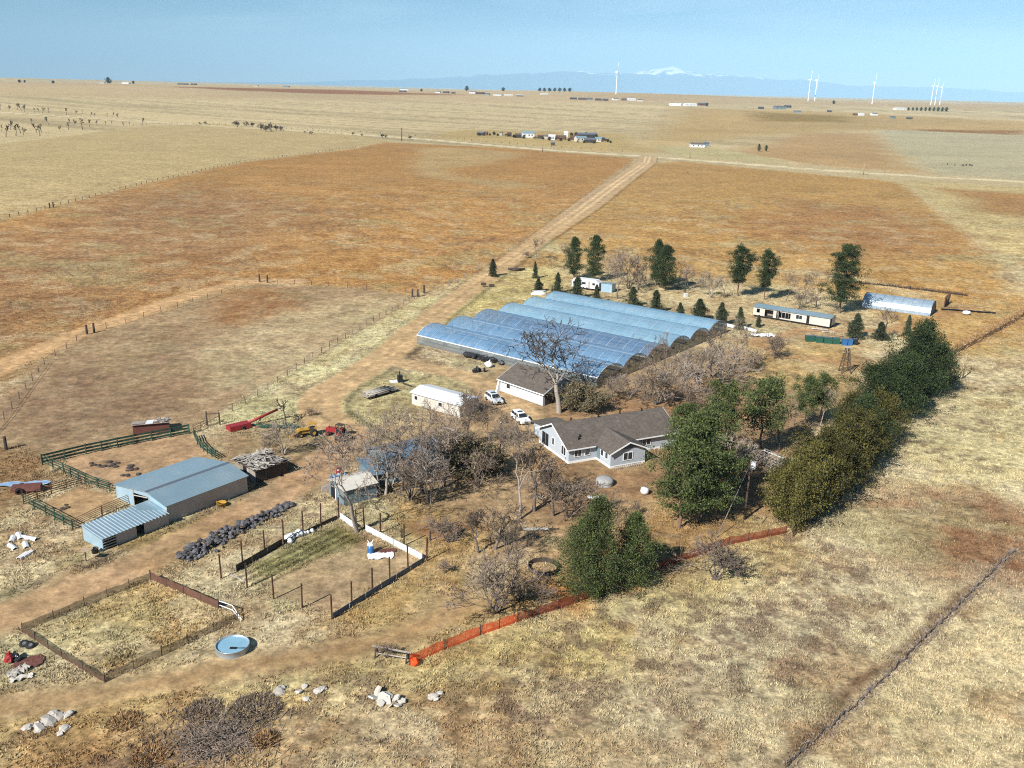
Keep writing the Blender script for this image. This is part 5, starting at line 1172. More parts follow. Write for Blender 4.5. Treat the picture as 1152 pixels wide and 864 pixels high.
# corral
fence('board_fence','dark green board fence along the far side of the sandy corral',[(48,523),(97,511),(150,500),(213,488)],2.5,1.7,.16,'greenfence',rails=[(.25,.3),(.75,.3),(1.25,.3)],rm='greenfence')
fence('rail_fence','green rail fence on the left side of the sandy corral',[(48,523),(72,533),(97,545),(124,553)],2.3,1.5,.14,'greenfence',rails=[(.3,.1),(.7,.1),(1.1,.1),(1.4,.1)],rm='greenfence')
fence('rail_fence','brown rail fence between the two sandy pens',[(27,567),(58,555),(92,545)],2.5,1.4,.12,'brownrail',rails=[(.25,.09),(.55,.09),(.85,.09),(1.15,.09)],rm='brownrail')
fence('rail_fence','green rail fence on the left side of the small sandy pen',[(27,567),(52,580),(82,596)],2.3,1.4,.14,'greenfence',rails=[(.3,.1),(.65,.1),(1.0,.1),(1.3,.1)],rm='greenfence')
fence('rail_fence','brown rail fence from the small sandy pen to the barn opening',[(82,596),(115,580),(150,565)],3.2,1.4,.16,'brownrail',rails=[(.25,.08),(.5,.08),(.75,.08),(1.0,.08),(1.25,.08)],rm='palepole')
fence('rail_fence','rounded green panel fence at the right end of the sandy corral',[(219,492),(222,500),(229,508),(243,517)],1.6,1.5,.1,'greenfence',rails=[(.2,.14),(.5,.14),(.8,.14),(1.1,.14)],rm='greenfence')
fence('wire_gate','wire gate between the sandy corral and the pasture',[(218,488),(234,480)],1.6,1.4,.08,'brownrail',rails=[(.4,.05),(.8,.05),(1.2,.05)],rm='brownrail',cat='gate')
gt=thing('frame_gate','tall dark gate frame at the pasture corner above the corral','gate',P(233,479))
for x in(0,1.9):
    m=MB(); m.tube((x,x*.3,-.2),(x,x*.3,2.5-.4*(x>0)),.12,.1,7); m.build('post',M['darkwood'],gt)
m=MB(); m.tube((0,0,2.0),(1.9,.57,2.0),.05,None,5); m.tube((0,0,.6),(1.9,.57,1.6),.05,None,5); m.build('bar',M['darkwood'],gt)
# pasture and field fences
fence('pasture_fence','thin post and wire fence between the horse pasture and the drive',[(246,470),(290,447),(352,403),(420,362),(478,330)],4.0,1.35,.10,'brownrail',rails=[(.6,.015),(1.1,.015)],rm='steel')
fence('pasture_fence','post and wire fence round the far side of the horse pasture',[(478,331),(370,322),(293,317.5),(200,346),(97,376),(50,410),(5,472),(-20,500)],5.5,1.35,.11,'brownrail',rails=[(.6,.02),(1.1,.02)],rm='steel')
for x,y,l in((464,334,'left dark gate post pair member beside the drive'),(470,334,'thick dark gate post in the middle beside the drive'),(477,329.5,'dark gate post nearest the drive edge'),(292,317,'dark gate post at the top bend of the pasture track'),(301,318,'second dark gate post right of the pasture track bend'),(98,376,'dark gate post on the left pasture bend'),(106,374,'dark gate post right of the left pasture bend'),(7,506,'dark thick post alone at the left picture edge above the blue tarp')):
    m=MB(); m.tube((0,0,-.2),(0,0,2.1),.26,.22,8); m.tube((0,0,2.1001),(0,0,2.16),.18,.1,8); tag(m.build('gate_post',M['darkwood'],None,False,P(x,y)),l,'post')
fence('field_fence','sparse dark field fence between the pale field and the rust-coloured field',[(0,247),(60,233),(165,206),(270,183),(400,166)],7,1.4,.22,'darkwood',rails=[(1.0,.03)],rm='darkwood')
for x,y,l in((56,234,'left post of the dark brace on the field fence'),(60,233,'right post of the dark brace on the field fence')):
    m=MB(); m.tube((0,0,-.2),(0,0,2.2),.3,.28,7); m.tube((0,0,1.2),(.9,.1,1.25),.12,None,5); tag(m.build('brace_post',M['darkwood'],None,False,P(x,y)),l,'post')
fence('road_fence','long dark post and wire fence along the far side of the county road',[(240,139),(384,147),(484,154),(610,164.8),(712,171.5)],12,1.5,.34,'darkwood',rails=[(1.0,.06)],rm='wood')
fence('road_fence','long post and wire fence along the right part of the county road',[(738,174),(908,187.5),(1045,196.2),(1152,202)],9,1.4,.22,'palepole',rails=[(.9,.05)],rm='wood')
fence('lane_fence','dark fence along the lane at the right of the shelter belt',[(150,141),(200,139),(300,143),(384,150)],12,1.4,.4,'darkwood',rails=[(1.0,.06)],rm='wood')
fence('drive_fence','faint wire fence left of the straight dirt road',[(505,322),(560,291),(640,240),(708,185)],7,1.3,.16,'wood',rails=[(1.0,.02)],rm='steel')
# low fabric strip across the prairie
V=[(884,864),(900,848),(948,806),(1002,757),(1036,722),(1070,690),(1108,652),(1142,618)]
o=thing('silt_fence','low sagging grey fabric fence running diagonally across the near prairie','fence',P(*V[0])); O=P(*V[0])
m=MB(); q=random.Random(8); W_=pts_of(V); pr=None
for a,b in zip(W_,W_[1:]):
    d=(b-a).normalized(); e=Vector((-d.y,d.x,0)); n=int((b-a).length/.5)
    for i in range(n):
        p=a.lerp(b,i/n)-O+e*q.gauss(0,.06); c=(p+Vector((0,0,-.1)),p+e*q.uniform(-.25,.1)+Vector((0,0,q.uniform(.28,.62))),p-e*q.uniform(.3,.7)+Vector((0,0,.02)))
        if pr: m.face([pr[0],c[0],c[1],pr[1]]); m.face([pr[0],pr[2],c[2],c[0]])
        pr=c
m.build('fabric',M['siltnet'],o)
m=MB(); m.tube((0,0,-.2),(0,0,.75),.035,.03,5); me=m.mesh('stake',M['darkwood'])
for a,b in zip(W_,W_[1:]):
    n=max(1,int((b-a).length/2.6))
    for i in range(n): inst(me,'stake',o,a.lerp(b,i/n)-O,(q.gauss(0,.1),q.gauss(0,.1),0))
brush('dead_weeds',V,.8,.2,1500,'twig','dark dead weeds along the low fabric fence',9,(.2,.55))
# ================================================================ rubble, stones, junk
def lumps(n_mesh,mt,sq,jag,seed): 
    r=[]
    for i in range(n_mesh):
        m=MB(); m.lump((0,0,0),1,seed+i,sq,7,0,jag); r.append(m.mesh('rock',M[mt]))
    return r
RK=lumps(8,'slate',.7,.35,50); q=random.Random(12)
W_=pts_of([(202,630),(225,620),(245,608),(290,586),(328,567)]); hw=[1.0,2.0,1.9,1.5,.8]
for i in range(290):
    f=q.random()*4; k=min(3,int(f)); t=f-k; a,b=W_[k],W_[k+1]; d=(b-a).normalized(); e=Vector((-d.y,d.x,0)); w_=hw[k]*(1-t)+hw[k+1]*t
    u=max(-1,min(1,q.gauss(0,.5))); r=q.uniform(.18,.40); z=.15+max(0,(1-abs(u)*1.1))*q.choice((0,0,.4,.75))*w_*.45
    o=inst(RK[i%8],'rock',None,a.lerp(b,t)+e*u*w_+Vector((0,0,z)),(q.uniform(-.5,.5),q.uniform(-.5,.5),q.uniform(0,6)),r)
    tag(o,'dark grey chunk in the long rubble heap beside the dirt track','rock','dark chunks of the long rubble heap')
CK=lumps(5,'concrete',.35,.3,70); sl=[]
for i in range(5):
    m=MB(); qq=random.Random(90+i); n=6; an=[6.283*(k_+qq.uniform(-.3,.3))/n for k_ in range(n)]; pt=[(math.cos(a)*qq.uniform(.6,1),math.sin(a)*qq.uniform(.6,1)) for a in an]
    m.hexa([(x,y,-.12) for x,y in pt],[(x*.96,y*.96,.12) for x,y in pt]); sl.append(m.mesh('concrete_slab',M['concrete']))
def slab(px,py,r,label,me,name='concrete_slab',cat='rubble',group=None,z=.12,tilt=.22,rot=None):
    o=inst(me,name,None,P(px,py,z),(q.gauss(0,tilt),q.gauss(0,tilt),q.uniform(0,6) if rot is None else rot),r); return tag(o,label,cat,group)
gl='pale broken concrete piece in the heap near the lower left corner'
for i,(x,y,r) in enumerate(((31,818,.5),(40,815,.45),(45,819,.6),(52,810,.7),(57,811,.75),(57,804,.55),(67,806,.6),(70,804,.4),(77,803,.55),(67,825,.4),(73,819,.45),(48,812,.4),(61,801,.4))): slab(x,y,r,gl,sl[i%5] if i%2 else CK[i%5],group='concrete heap at lower left')
gl='white slab fragment in the heap on the grass below the sawhorse'
wsl=[]
for i in range(4):
    m=MB(); qq=random.Random(190+i); n=6; an=[6.283*(k_+qq.uniform(-.3,.3))/n for k_ in range(n)]; pt=[(math.cos(a)*qq.uniform(.6,1),math.sin(a)*qq.uniform(.6,1)) for a in an]
    m.hexa([(x,y,-.1) for x,y in pt],[(x*.96,y*.96,.1) for x,y in pt]); wsl.append(m.mesh('white_slab',M['offwhite']))
for i,(x,y,r) in enumerate(((424,778,.85),(421,784,.7),(432,786,.9),(437,782,.7),(445,785,.65),(452,788,.5),(428,791,.5),(447,793,.5),(440,793,.45))): slab(x,y,r,gl,wsl[i%4],'white_slab',group='white slabs below the sawhorse',z=.2,tilt=.4)
gl='small pale stone scattered on the grass above the brush pile'
for i,(x,y,r) in enumerate(((315,778,.55),(317,773,.4),(336,778,.45),(342,772,.35),(345,786,.4),(358,777,.45),(363,774,.4))): slab(x,y,r,gl,CK[i%5],'stone','stone','pale stones above the brush pile')
for i,(x,y,r) in enumerate(((487,783,.5),(494,780,.4),(491,786,.35))): slab(x,y,r,'pale stone in the little trio right of the white slab heap',CK[i%5],'stone','stone','trio of pale stones')
# white plastic pieces at far left
for i,(x,y,L,a) in enumerate(((14,607,1.5,1.9),(22,604,1.9,2.2),(33,606,2.2,-.3),(14,616,1.7,-.7),(29,614,1.6,2.2),(26,626,1.5,1.4),(31,624,1.4,1.3))):
    m=MB(); pr=[(-.32,.0),(-.26,.22),(0,.32),(.26,.22),(.32,0),(.27,0),(.22,.18),(0,.27),(-.22,.18),(-.27,0)]; m.prism(pr,-L/2,L/2); tag(m.build('trough',M['sheet'],None,False,P(x,y),a),'white curved plastic piece lying in the loose ring left of the barn','trough','white plastic pieces left of the barn')
# brush pile lower left
q=random.Random(31); bp=P(243,832); o=thing('branch_pile','big grey-brown pile of dead branches on the grass at bottom left','branch pile',bp)
m=MB()
for i in range(1900):
    r=abs(q.gauss(0,2.7)); a=q.uniform(0,6.28); h=max(.05,.42-r*.1)*q.random(); L=q.uniform(.6,2.2); d=Vector((q.gauss(0,1),q.gauss(0,1),q.gauss(0,.22))).normalized(); c=Vector((math.cos(a)*r,math.sin(a)*r*.8,h))
    m.tube(c-d*L/2,c+d*L/2,q.uniform(.02,.05),.012,4,0,False)
m.build('branches',M['twig'],o)
m=MB()
for i in range(16):
    r=abs(q.gauss(0,2.2)); a=q.uniform(0,6.28); L=q.uniform(1,2.6); d=Vector((q.gauss(0,1),q.gauss(0,1),q.gauss(0,.25))).normalized(); c=Vector((math.cos(a)*r,math.sin(a)*r*.8,.6+q.random()*.5)); m.tube(c-d*L/2,c+d*L/2,q.uniform(.03,.06),.02,5,0,False)
m.build('dead_limbs',M['bark'],o)
def mound(px,py,r,h,mt,label,name,cat,seed,n=500):
    q=random.Random(seed); m=MB()
    for i in range(n):
        a=q.uniform(0,6.28); rr=r*math.sqrt(q.random()); z=h*(1-(rr/r)**2)*q.uniform(.3,1); c=Vector((math.cos(a)*rr,math.sin(a)*rr,max(.0,z-.25))); d=Vector((q.gauss(0,.6)+math.cos(a)*.5,q.gauss(0,.6)+math.sin(a)*.5,1)).normalized()*q.uniform(.25,.6); s_=d.orthogonal().normalized()*q.uniform(.02,.07); s_=Matrix.Rotation(q.uniform(0,3),3,d.normalized())@s_; m.face([c-s_,c+s_,c+d])
    return tag(m.build(name,M[mt],None,False,P(px,py)),label,cat)
mound(299,833,1.1,.9,'weed','round orange-brown dry bush at the right of the branch pile','dry_bush','bush',3,700)
mound(288,798,2.3,.3,'twig','dark brown brush mound above the branch pile','brush_mound','bush',4,1500)
mound(228,800,1.6,.3,'twig','dark scrub left of the brush mound','scrub','bush',6,700)
mound(140,812,1.4,.5,'weed','rusty low weed patch right of the lower left concrete','weed_patch','bush',7,500); mound(170,850,1.6,.5,'weed','rusty weed patch near the bottom edge left of the branch pile','weed_patch','bush',8,500)
# stock tank, rust ring
t=thing('stock_tank','round galvanised stock tank of pale blue water on the grass','tank',P(262,731))
m=MB(); m.lathe([(1.58,-.05),(1.6,.62),(1.66,.66),(1.6,.69),(1.54,.66),(1.53,.1),(0,.08)],36); m.build('shell',M['tank'],t,True); m=MB(); m.lathe([(1.528,.52),(0,.52)],36); m.build('water',M['water'],t)
m=MB(); m.box(-.1,.55,-.65,-.35,.50,.58); m.tube((.3,-.5,.55),(1.5,-.7,.75),.03); m.build('float_valve',M['dark'],t)
t=thing('ring_tank','rusty open ring on bare dirt left of the bright green pine','ring',P(611,640)); m=MB(); m.lathe([(1.75,-.05),(1.77,.56),(1.73,.58),(1.70,.54),(1.69,-.05)],32); m.build('shell',M['darkwood'],t,True); m=MB(); m.lathe([(1.79,.28),(1.80,.32),(1.79,.36)],32); m.build('band',M['steel'],t)
# by the house
m=MB(); m.lathe([(1.25,-.05),(1.28,.62),(1.15,.95),(.7,1.12),(0,1.16)],20); c_=m.build('covered_tank',mat('tank_cover',(.27,.27,.26),.8,var=.25,scale=2,dirt=(.4,.38,.34)),None,True,P(680,545)); tag(c_,'domed pale grey covered tank on the dirt in front of the house wing','tank'); m=MB(); m.lathe([(1.28,.40),(1.31,.46),(1.29,.52)],20); m.build('rim',M['steel'],c_,True)
m=MB(); m.lathe([(0,.0),(.45,.1),(.62,.5),(.5,.95),(0,1.1)],16); c_=m.build('round_tank',M['sheet'],None,True,P(725,556)); tag(c_,'small round white tank at the left edge of the yard pines','tank'); m=MB(); m.lathe([(.12,1.05),(.12,1.2),(0,1.22)],10); m.build('valve_cap',M['steel'],c_)
m=MB(); m.slab([(0,0,.12),(1.9,-.2,.12),(1.9,.5,.2),(0,.6,.2)],.05); m.box(.2,.3,0,.4,-.05,.1); m.box(1.5,1.6,0,.4,-.05,.12); tag(m.build('board',M['sheet'],None,False,P(661,561)),'small white board lying in the yard below the covered tank','board')
m=MB(); m.slab([(0,0,.1),(3.4,.2,.1),(3.4,.8,.15),(0,.6,.12)],.07); m.box(.4,.6,.1,.5,-.05,.05); tag(m.build('plank',M['boards'],None,False,P(588,597)),'pale long plank under the bare yard trees','plank')
# utility poles
def pole(px,py,h,label,mt='pole',r=.15,arm=0,can=False,rot=0):
    o=thing('utility_pole',label,'pole',P(px,py),rot); m=MB(); m.tube((0,0,-.3),(0,0,h),r,r*.7,9); m.build('shaft',M[mt],o,True)
    if arm: m=MB(); m.box(-arm/2,arm/2,-.06,.06,h-.55,h-.40); m.build('crossarm',M[mt],o)
    if can:
        m=MB(); m.lathe([(0,0),(.3,.02),(.34,.1),(.34,.85),(.28,.95),(0,1.0)],14,0,(.32,-.25,h-1.0)); m.build('transformer',M['sheet'],o,True)
    for s in ((-.5,.5) if arm else (0,)):
        m=MB(); x=s*arm; m.lathe([(.05,0),(.07,.08),(.04,.16),(0,.17)],8,0,(x,0,h if not arm else h-.4)); m.build('insulator',M['sheet'],o)
    return o
up=pole(837.5,584.5,8.3,'dark utility pole with a pale transformer between the yard pines and juniper row','pole',.17,0,True)
a=P(806,605)-P(837.5,584.5); m=MB(); m.tube(a,Vector((.1,.2,8.0)),.035,.035,5); m.build('guy_cable',M['steel'],up); m=MB(); m.tube(a-Vector((0,0,.1)),a.lerp(Vector((.1,.2,8.0)),.42),.05,.05,6); m.build('cable_guard',M['palepole'],up)
m=MB(); m.tube((0,0,-.2),(-.45,.1,2.0),.06,.05,6); m.tube((-.45,.1,2.0),(-.47,.1,2.08),.09,.09,6); tag(m.build('marker_post',M['palepole'],None,False,P(857,590)),'pale leaning marker post right of the transformer pole','post')
pole(1083,425.5,4.9,'pale slim pole alone on the prairie past the far end of the juniper row','palepole',.16)
pole(562.5,521,6.4,'dark slender pole among the bare trees left of the house','pole',.13); pole(770.5,331,7.2,'dark pole in the far grove with a pale box near its foot','pole',.16,0)
pole(452,158.5,13,'lone pole on the county road near the picture centre','pole',.5,3); pole(610.3,171,10,'pale pole beside the county road below the homestead','palepole',.35,2); pole(776,178.5,9,'pale pole beside the county road near the lone white house','palepole',.35,2); pole(971,197,8,'pale pole beside the county road in the right part','palepole',.35,2); pole(305,148,11,'dark pole among the lane bushes at left','pole',.5,3)
m=MB(); m.box(-.5,.5,-.35,.35,0,.9); m.box(-.55,.55,-.4,.4,.901,.97); tag(m.build('meter_box',M['sheet'],None,False,P(771.5,334),.5),'white box at the foot of the dark grove pole','box')
# water tower frame
t=thing('tower_frame','dark four-legged timber tower frame on the dry grass above the juniper row','tower',P(950,419)); h=HGT((953,391),(950,419))
for sx,sy in((-1,-1),(1,-1),(1,1),(-1,1)):
    m=MB(); m.tube((sx*.95,sy*.95,-.2),(sx*.28,sy*.28,h),.11,.09,6); m.build('leg',M['pole'],t)
m=MB()
for z in(.25,.55,.8):
    w_=.95-.67*z
    for i in range(4):
        c=[(-w_,-w_),(w_,-w_),(w_,w_),(-w_,w_)]; m.tube((*c[i],z*h),(*c[(i+1)%4],z*h),.06,None,5)
    w2=.95-.67*(z-.25)
    c2=[(-w2,-w2),(w2,-w2),(w2,w2),(-w2,w2)]; 
    for i in range(4): m.tube((*c2[i],(z-.25)*h),(*c[(i+1)%4],z*h),.04,None,4)
m.build('bracing',M['darkwood'],t); m=MB(); m.box(-.55,.55,-.55,.55,h,h+.1); m.tube((-.9,0,h*.8),(.7,0,h*.83),.08,None,6); m.build('platform',M['boards'],t)
# row of bins by the mobile home
def bin_(px,py,w_,mt,label,rot=.1,h=1.25):
    o=thing('storage_bin',label,'bin',P(px,py),R(-12)+rot,'bins in a row below the mobile home'); m=MB(); m.hexa([(-w_/2,-.55,0),(w_/2,-.55,0),(w_/2,.55,0),(-w_/2,.55,0)],[(-w_/2-.08,-.62,h),(w_/2+.08,-.62,h),(w_/2+.08,.62,h),(-w_/2-.08,.62,h)]); m.build('body',M[mt],o)
    m=MB(); m.box(-w_/2-.12,w_/2+.12,-.66,.66,h+.003,h+.09); m.build('rim',M[mt],o); m=MB(); m.box(-w_/2+.05,w_/2-.05,-.5,.5,h+.095,h+.11); m.build('lid',M['fascia'],o)
for a in((911,384,1.9,'greentank','dark green bin at the left end of the row below the mobile home',.25),(921,385,1.5,'greentank','second dark green bin from the left end of the bin row'),(931,386,1.7,'greentank','green bin in the middle of the bin row'),(940,386.5,1.5,'greentank','green bin left of the blue ones in the bin row'),(949.5,388,1.0,'blue','left blue bin behind the tower frame'),(955.5,388,1.0,'blue','right blue bin behind the tower frame'),(961.5,387.5,.9,'black','black bin at the right end of the bin row')): bin_(*a)
# white pipes and sheet left of the mobile home
for x0,y0,x1,y1,l in((813.5,366.5,827,370,'short white pipe at the greenhouse far corner'),(835,370,851,375,'thick white pipe left of the crumpled white sheet')):
    a,b=P(x0,y0),P(x1,y1); m=MB(); r=.42; d=b-a; m.tube((0,0,r),d+Vector((0,0,r)),r,r,14); m.tube(d*.02+Vector((0,0,r)),d*.06+Vector((0,0,r)),r*1.12,r*1.12,14); tag(m.build('pipe',M['sheet'],None,True,a),l,'pipe')
def sheet(px,py,L,W2,rot,mt,label,name='sheet',cat='sheet',amp=.16,seed=1,z=.08):
    n,k=14,9; q=random.Random(seed); m=MB(); h=[[q.random() for _ in range(k)] for _ in range(n)]
    for i in range(n):
        for j in range(k):
            x=(i/(n-1)-.5)*L*(1-.25*abs(j/(k-1)-.5)*h[0][j]); y=(j/(k-1)-.5)*W2*(1-.3*h[i][0]); m.v.append((x,y,z+amp*h[i][j]))
    for i in range(n-1):
        for j in range(k-1): a=i*k+j; m.f.append((a,a+k,a+k+1,a+1)); m.m.append(0)
    return tag(m.build(name,M[mt],None,True,P(px,py),rot),label,cat)
sheet(857,378,6.2,2.6,.1,'sheet','crumpled white plastic sheet on the drive left of the mobile home',seed=2,amp=.4); sheet(922,371,4,1.2,-.3,'offwhite','pale torn siding scraps on the ground below the mobile home',seed=3); sheet(932,374,3,1,-.2,'concrete','grey debris scraps below the right end of the mobile home','scrap','scrap',seed=4)
sheet(428,626,3.2,1.8,.2,'sheet','white cloth spread on the garden soil','cloth','cloth',seed=5,amp=.12); sheet(436,621,2.0,1.0,.3,'maroon','dark red cloth beside the white cloth in the garden','cloth','cloth',seed=6,amp=.25)
sheet(17,546,9,1.5,R(9),'bluetarp','faded blue tarp strip at the left edge of the picture','tarp','tarp',seed=7,amp=.3); sheet(33,745,2.6,2.0,.2,'maroon','dark red cloth beside the red and black bundle at left','cloth','cloth',seed=8,amp=.12)
sheet(1089,350.5,13.5,1.4,R(-14),'black','long black strip of sheeting on the ground right of the hoop shed','strip','sheet',seed=9,amp=.3)
# blue barrel
t=thing('barrel','blue barrel with white sacks on top in the garden','barrel',P(417,622)); m=MB(); m.lathe([(0,-.02),(.36,0),(.38,.1),(.36,.3),(.38,.5),(.36,.95),(0,.96)],16); m.build('body',M['blue'],t,True); m=MB(); m.lump((0,0,1.12),.36,5,.7); m.tube((.1,0,1.2),(.35,.1,1.75),.1,.04,5); m.tube((-.1,0,1.2),(-.35,.0,1.7),.1,.04,5); m.build('sack',M['sheet'],t)
for i,(x,y,r) in enumerate(((323,607,.5),(328,606,.6),(333,604,.55),(337,602,.6),(342,601,.4),(346,600,.35),(326,610,.45),(351,598,.35))):
    m=MB(); m.lump((0,0,r*.5),r,20+i,.75); o=m.build('white_sack',M['sheet'],None,True,P(x,y)); tag(o,'crumpled white sack lying outside the garden fence near the rubble heap','sack','white sacks outside the garden'); m=MB(); m.tube((0,0,r*.9),(r*.2,0,r*1.3),r*.18,r*.08,6); m.build('neck',M['sheet'],o)
# barn side small things
t=thing('feed_tub','yellow tub against the long barn wall','tub',P(249.5,569)); m=MB(); m.lathe([(0,0),(.55,.0),(.62,.5),(.66,.52),(.60,.54),(.5,.1),(0,.1)],16); m.build('body',M['yellow'],t,True); m=MB(); m.box(-.7,.7,-.04,.04,.54,.6); m.build('handle',M['yellow'],t)
t=thing('feed_board','pale board on a dark post at the near end of the barn lean-to','board',P(97,631)); m=MB(); m.tube((0,0,-.2),(0,0,1.3),.07,.06,6); m.build('post',M['darkwood'],t); m=MB(); m.slab([(-.5,-.35,1.32),(.7,-.3,1.36),(.8,.4,1.5),(-.4,.35,1.46)],.05); m.build('board',M['palepole'],t)
t=thing('bucket','black bucket against the lean-to end wall','bucket',P(107,622)); m=MB(); m.lathe([(0,0),(.34,.0),(.42,.6),(.45,.62),(.40,.63),(.3,.1),(0,.1)],14); m.build('body',M['black'],t,True); m=MB(); m.tube((-.42,0,.6),(0,.1,.85),.02); m.tube((0,.1,.85),(.42,0,.6),.02); m.build('handle',M['steel'],t)
# scrap by the pasture: red implement, planks, green pipe
a=P(270,482); t=thing('farm_auger','bright red farm auger with a long raised tube lying by the pasture fence','farm implement',a,R(42))
m=MB(); m.prism([(-.9,.1),(.9,.1),(.75,.85),(-.75,.85)],-2.0,1.6); m.build('hopper',M['red'],t); m=MB(); m.tube((1.3,0,.6),(6.6,-.3,1.9),.24,.2,10); m.build('tube',M['red'],t,True); m=MB(); m.tube((3.4,-.6,0),(3.6,-.1,1.1),.06,None,5); m.tube((3.4,.5,0),(3.6,-.1,1.1),.06,None,5); m.build('strut',M['darkwood'],t)
for s in(-1,1):
    m=MB(); m.lathe([(0,-.09),(.32,-.09),(.36,0),(.32,.09),(0,.09)],12); w_=m.build('wheel',M['tyre'],t); w_.location=(.2,s*1.05,.33); w_.rotation_euler=(math.pi/2,0,0)
for i,(x,y,L,r_,l) in enumerate(((295,483,4.0,-.45,'upper pale plank on the ground beside the red auger'),(294,488,3.4,-.35,'lower pale plank on the ground beside the red auger'),(310,486,3.2,-.25,'right pale plank ending by the dark snag'))):
    m=MB(); m.box(-L/2,L/2,-.17,.17,.02,.12); m.box(-L/2+.2,-L/2+.3,-.19,.19,.121,.14); tag(m.build('plank',M['palepole'],None,False,P(x,y),r_),l,'plank')
m=MB()
q=random.Random(4)
for i in range(14): m.obox((q.uniform(-2.6,2.6),q.uniform(-.6,.8),.15+q.random()*.35),q.uniform(1.5,3.6),.18,.12,q.gauss(-.2,.25),0,q.gauss(0,.05))
tag(m.build('scrap_rails',M['greenfence'],None,False,P(312,481)),'dark green scrap rails heaped round the dead snag','scrap')
# tractors
def tractor(px,py,rot,mt,name,label,bucket):
    o=thing(name,label,'tractor',P(px,py),rot); b=MB(); b.prism([(-.2,.75),(1.9,.7),(1.95,1.45),(1.7,1.6),(-.2,1.65)],-.42,.42,axis='y'); b.build('engine_hood',M[mt],o)
    o.scale=(.85,.85,.8)
    b=MB(); b.box(-1.5,-.2,-.5,.5,.55,1.15); b.box(-1.5,-1.2,-.45,.45,1.15,1.7); b.build('chassis',M[mt],o)
    b=MB(); b.box(-1.1,-.6,-.35,.35,1.16,1.3); b.box(-1.18,-1.05,-.35,.35,1.3,1.85); b.build('seat',M['seat'],o)
    for x,y,r,w_ in((-1.0,.85,.78,.42),(-1.0,-.85,.78,.42),(1.35,.7,.46,.28),(1.35,-.7,.46,.28)):
        t=MB(); t.lathe([(r*.5,-w_/2),(r*.95,-w_/2),(r,-w_/4),(r,w_/4),(r*.95,w_/2),(r*.5,w_/2)],18); w2=t.build('wheel',M['tyre'],o,True); w2.location=(x,y,r); w2.rotation_euler=(math.pi/2,0,0)
        k=MB(); k.lathe([(0,-w_*.3),(r*.52,-w_*.35),(r*.52,w_*.35),(0,w_*.3)],14); k.build('rim',M[mt],w2)
    c=MB()
    for x,y in((-1.6,.5),(-1.6,-.5),(-.3,.5),(-.3,-.5)): c.box(x-.04,x+.04,y-.04,y+.04,1.1,2.45)
    c.box(-1.7,-.2,-.6,.6,2.451,2.53); c.build('canopy',M[mt] if bucket else M['darkwood'],o)
    c=MB(); c.tube((1.2,.25,1.6),(1.2,.25,2.2),.05,None,6); c.build('exhaust',M['dark'],o)
    if bucket:
        c=MB()
        for s in(-.62,.62): c.tube((-.2,s,1.5),(1.6,s,1.5),.09,None,6); c.tube((1.6,s,1.5),(2.7,s,.6),.09,None,6)
        c.build('loader_arm',M[mt],o); c=MB(); c.prism([(2.6,.1),(3.5,.05),(3.5,.12),(2.75,.3),(2.8,1.0),(2.65,1.0)],-1.0,1.0,axis='y'); c.build('bucket',M[mt],o)
tractor(346,490,R(205),'yellow','tractor','yellow loader tractor parked by the bend of the dirt road',True)
tractor(378,490,R(160),'red','tractor','old red tractor under the bare trees at the drive bend',False)
mound(388,494,1.5,1.3,'twigdark','dark machinery scrap and brush right of the old red tractor','scrap_heap','scrap',21,500)
# flatbed of logs, stove on slab
t=thing('hay_trailer','low old flatbed trailer loaded with grey logs inside the drive loop','trailer',P(427,444),R(48)); m=MB(); m.box(-3.6,3.6,-1.1,1.1,.45,.6); m.build('bed',M['wood'],t)
for x in(-1.6,1.6):
    for s in(-1,1): k=MB(); k.lathe([(0,-.1),(.4,-.1),(.4,.1),(0,.1)],12); w_=k.build('wheel',M['tyre'],t); w_.location=(x,s*1.0,.36); w_.rotation_euler=(math.pi/2,0,0)
q=random.Random(9)
for i in range(9):
    m=MB(); x,y=q.uniform(-.6,.6),-.85+.24*(i%8); m.tube((-2.7+x,y,.75+.2*(i%2)),(2.6+x,y+q.gauss(0,.1),.75+.2*(i%2)),.14,.12,7); tag(m.build('log',M['boards'],None,True,P(427,444),R(48)),'grey log lying on the old flatbed trailer','log','logs on the flatbed trailer')
t=thing('stove','black iron stove with pipe on a white slab at the edge of the drive','stove',P(450,430),.4); m=MB(); m.box(-.45,.45,-.4,.4,.25,1.3); m.box(-.5,.5,-.45,.45,1.301,1.36); m.build('body',M['black'],t); m=MB(); m.tube((0,.2,1.36),(0,.2,2.1),.1,None,8); m.build('pipe',M['black'],t)
for x in(-.35,.35): m=MB(); m.box(x-.05,x+.05,-.3,.3,0.05,.249); m.build('leg',M['black'],t)
m=MB(); m.box(-1.3,1.0,-.8,.9,-.03,.045); m.box(-1.2,.2,-.75,.1,.046,.09); tag(m.build('slab',M['sheet'],None,False,P(446.5,429),.4),'white slab under the black stove','slab')
m=MB(); m.tube((-1.2,0,.25),(1.2,.2,.3),.16,.12,7); m.tube((.8,.1,.3),(1.6,.6,.5),.08,.05,6); tag(m.build('log',M['darkwood'],None,True,P(457,434),-.9),'dark log right of the black stove','log')
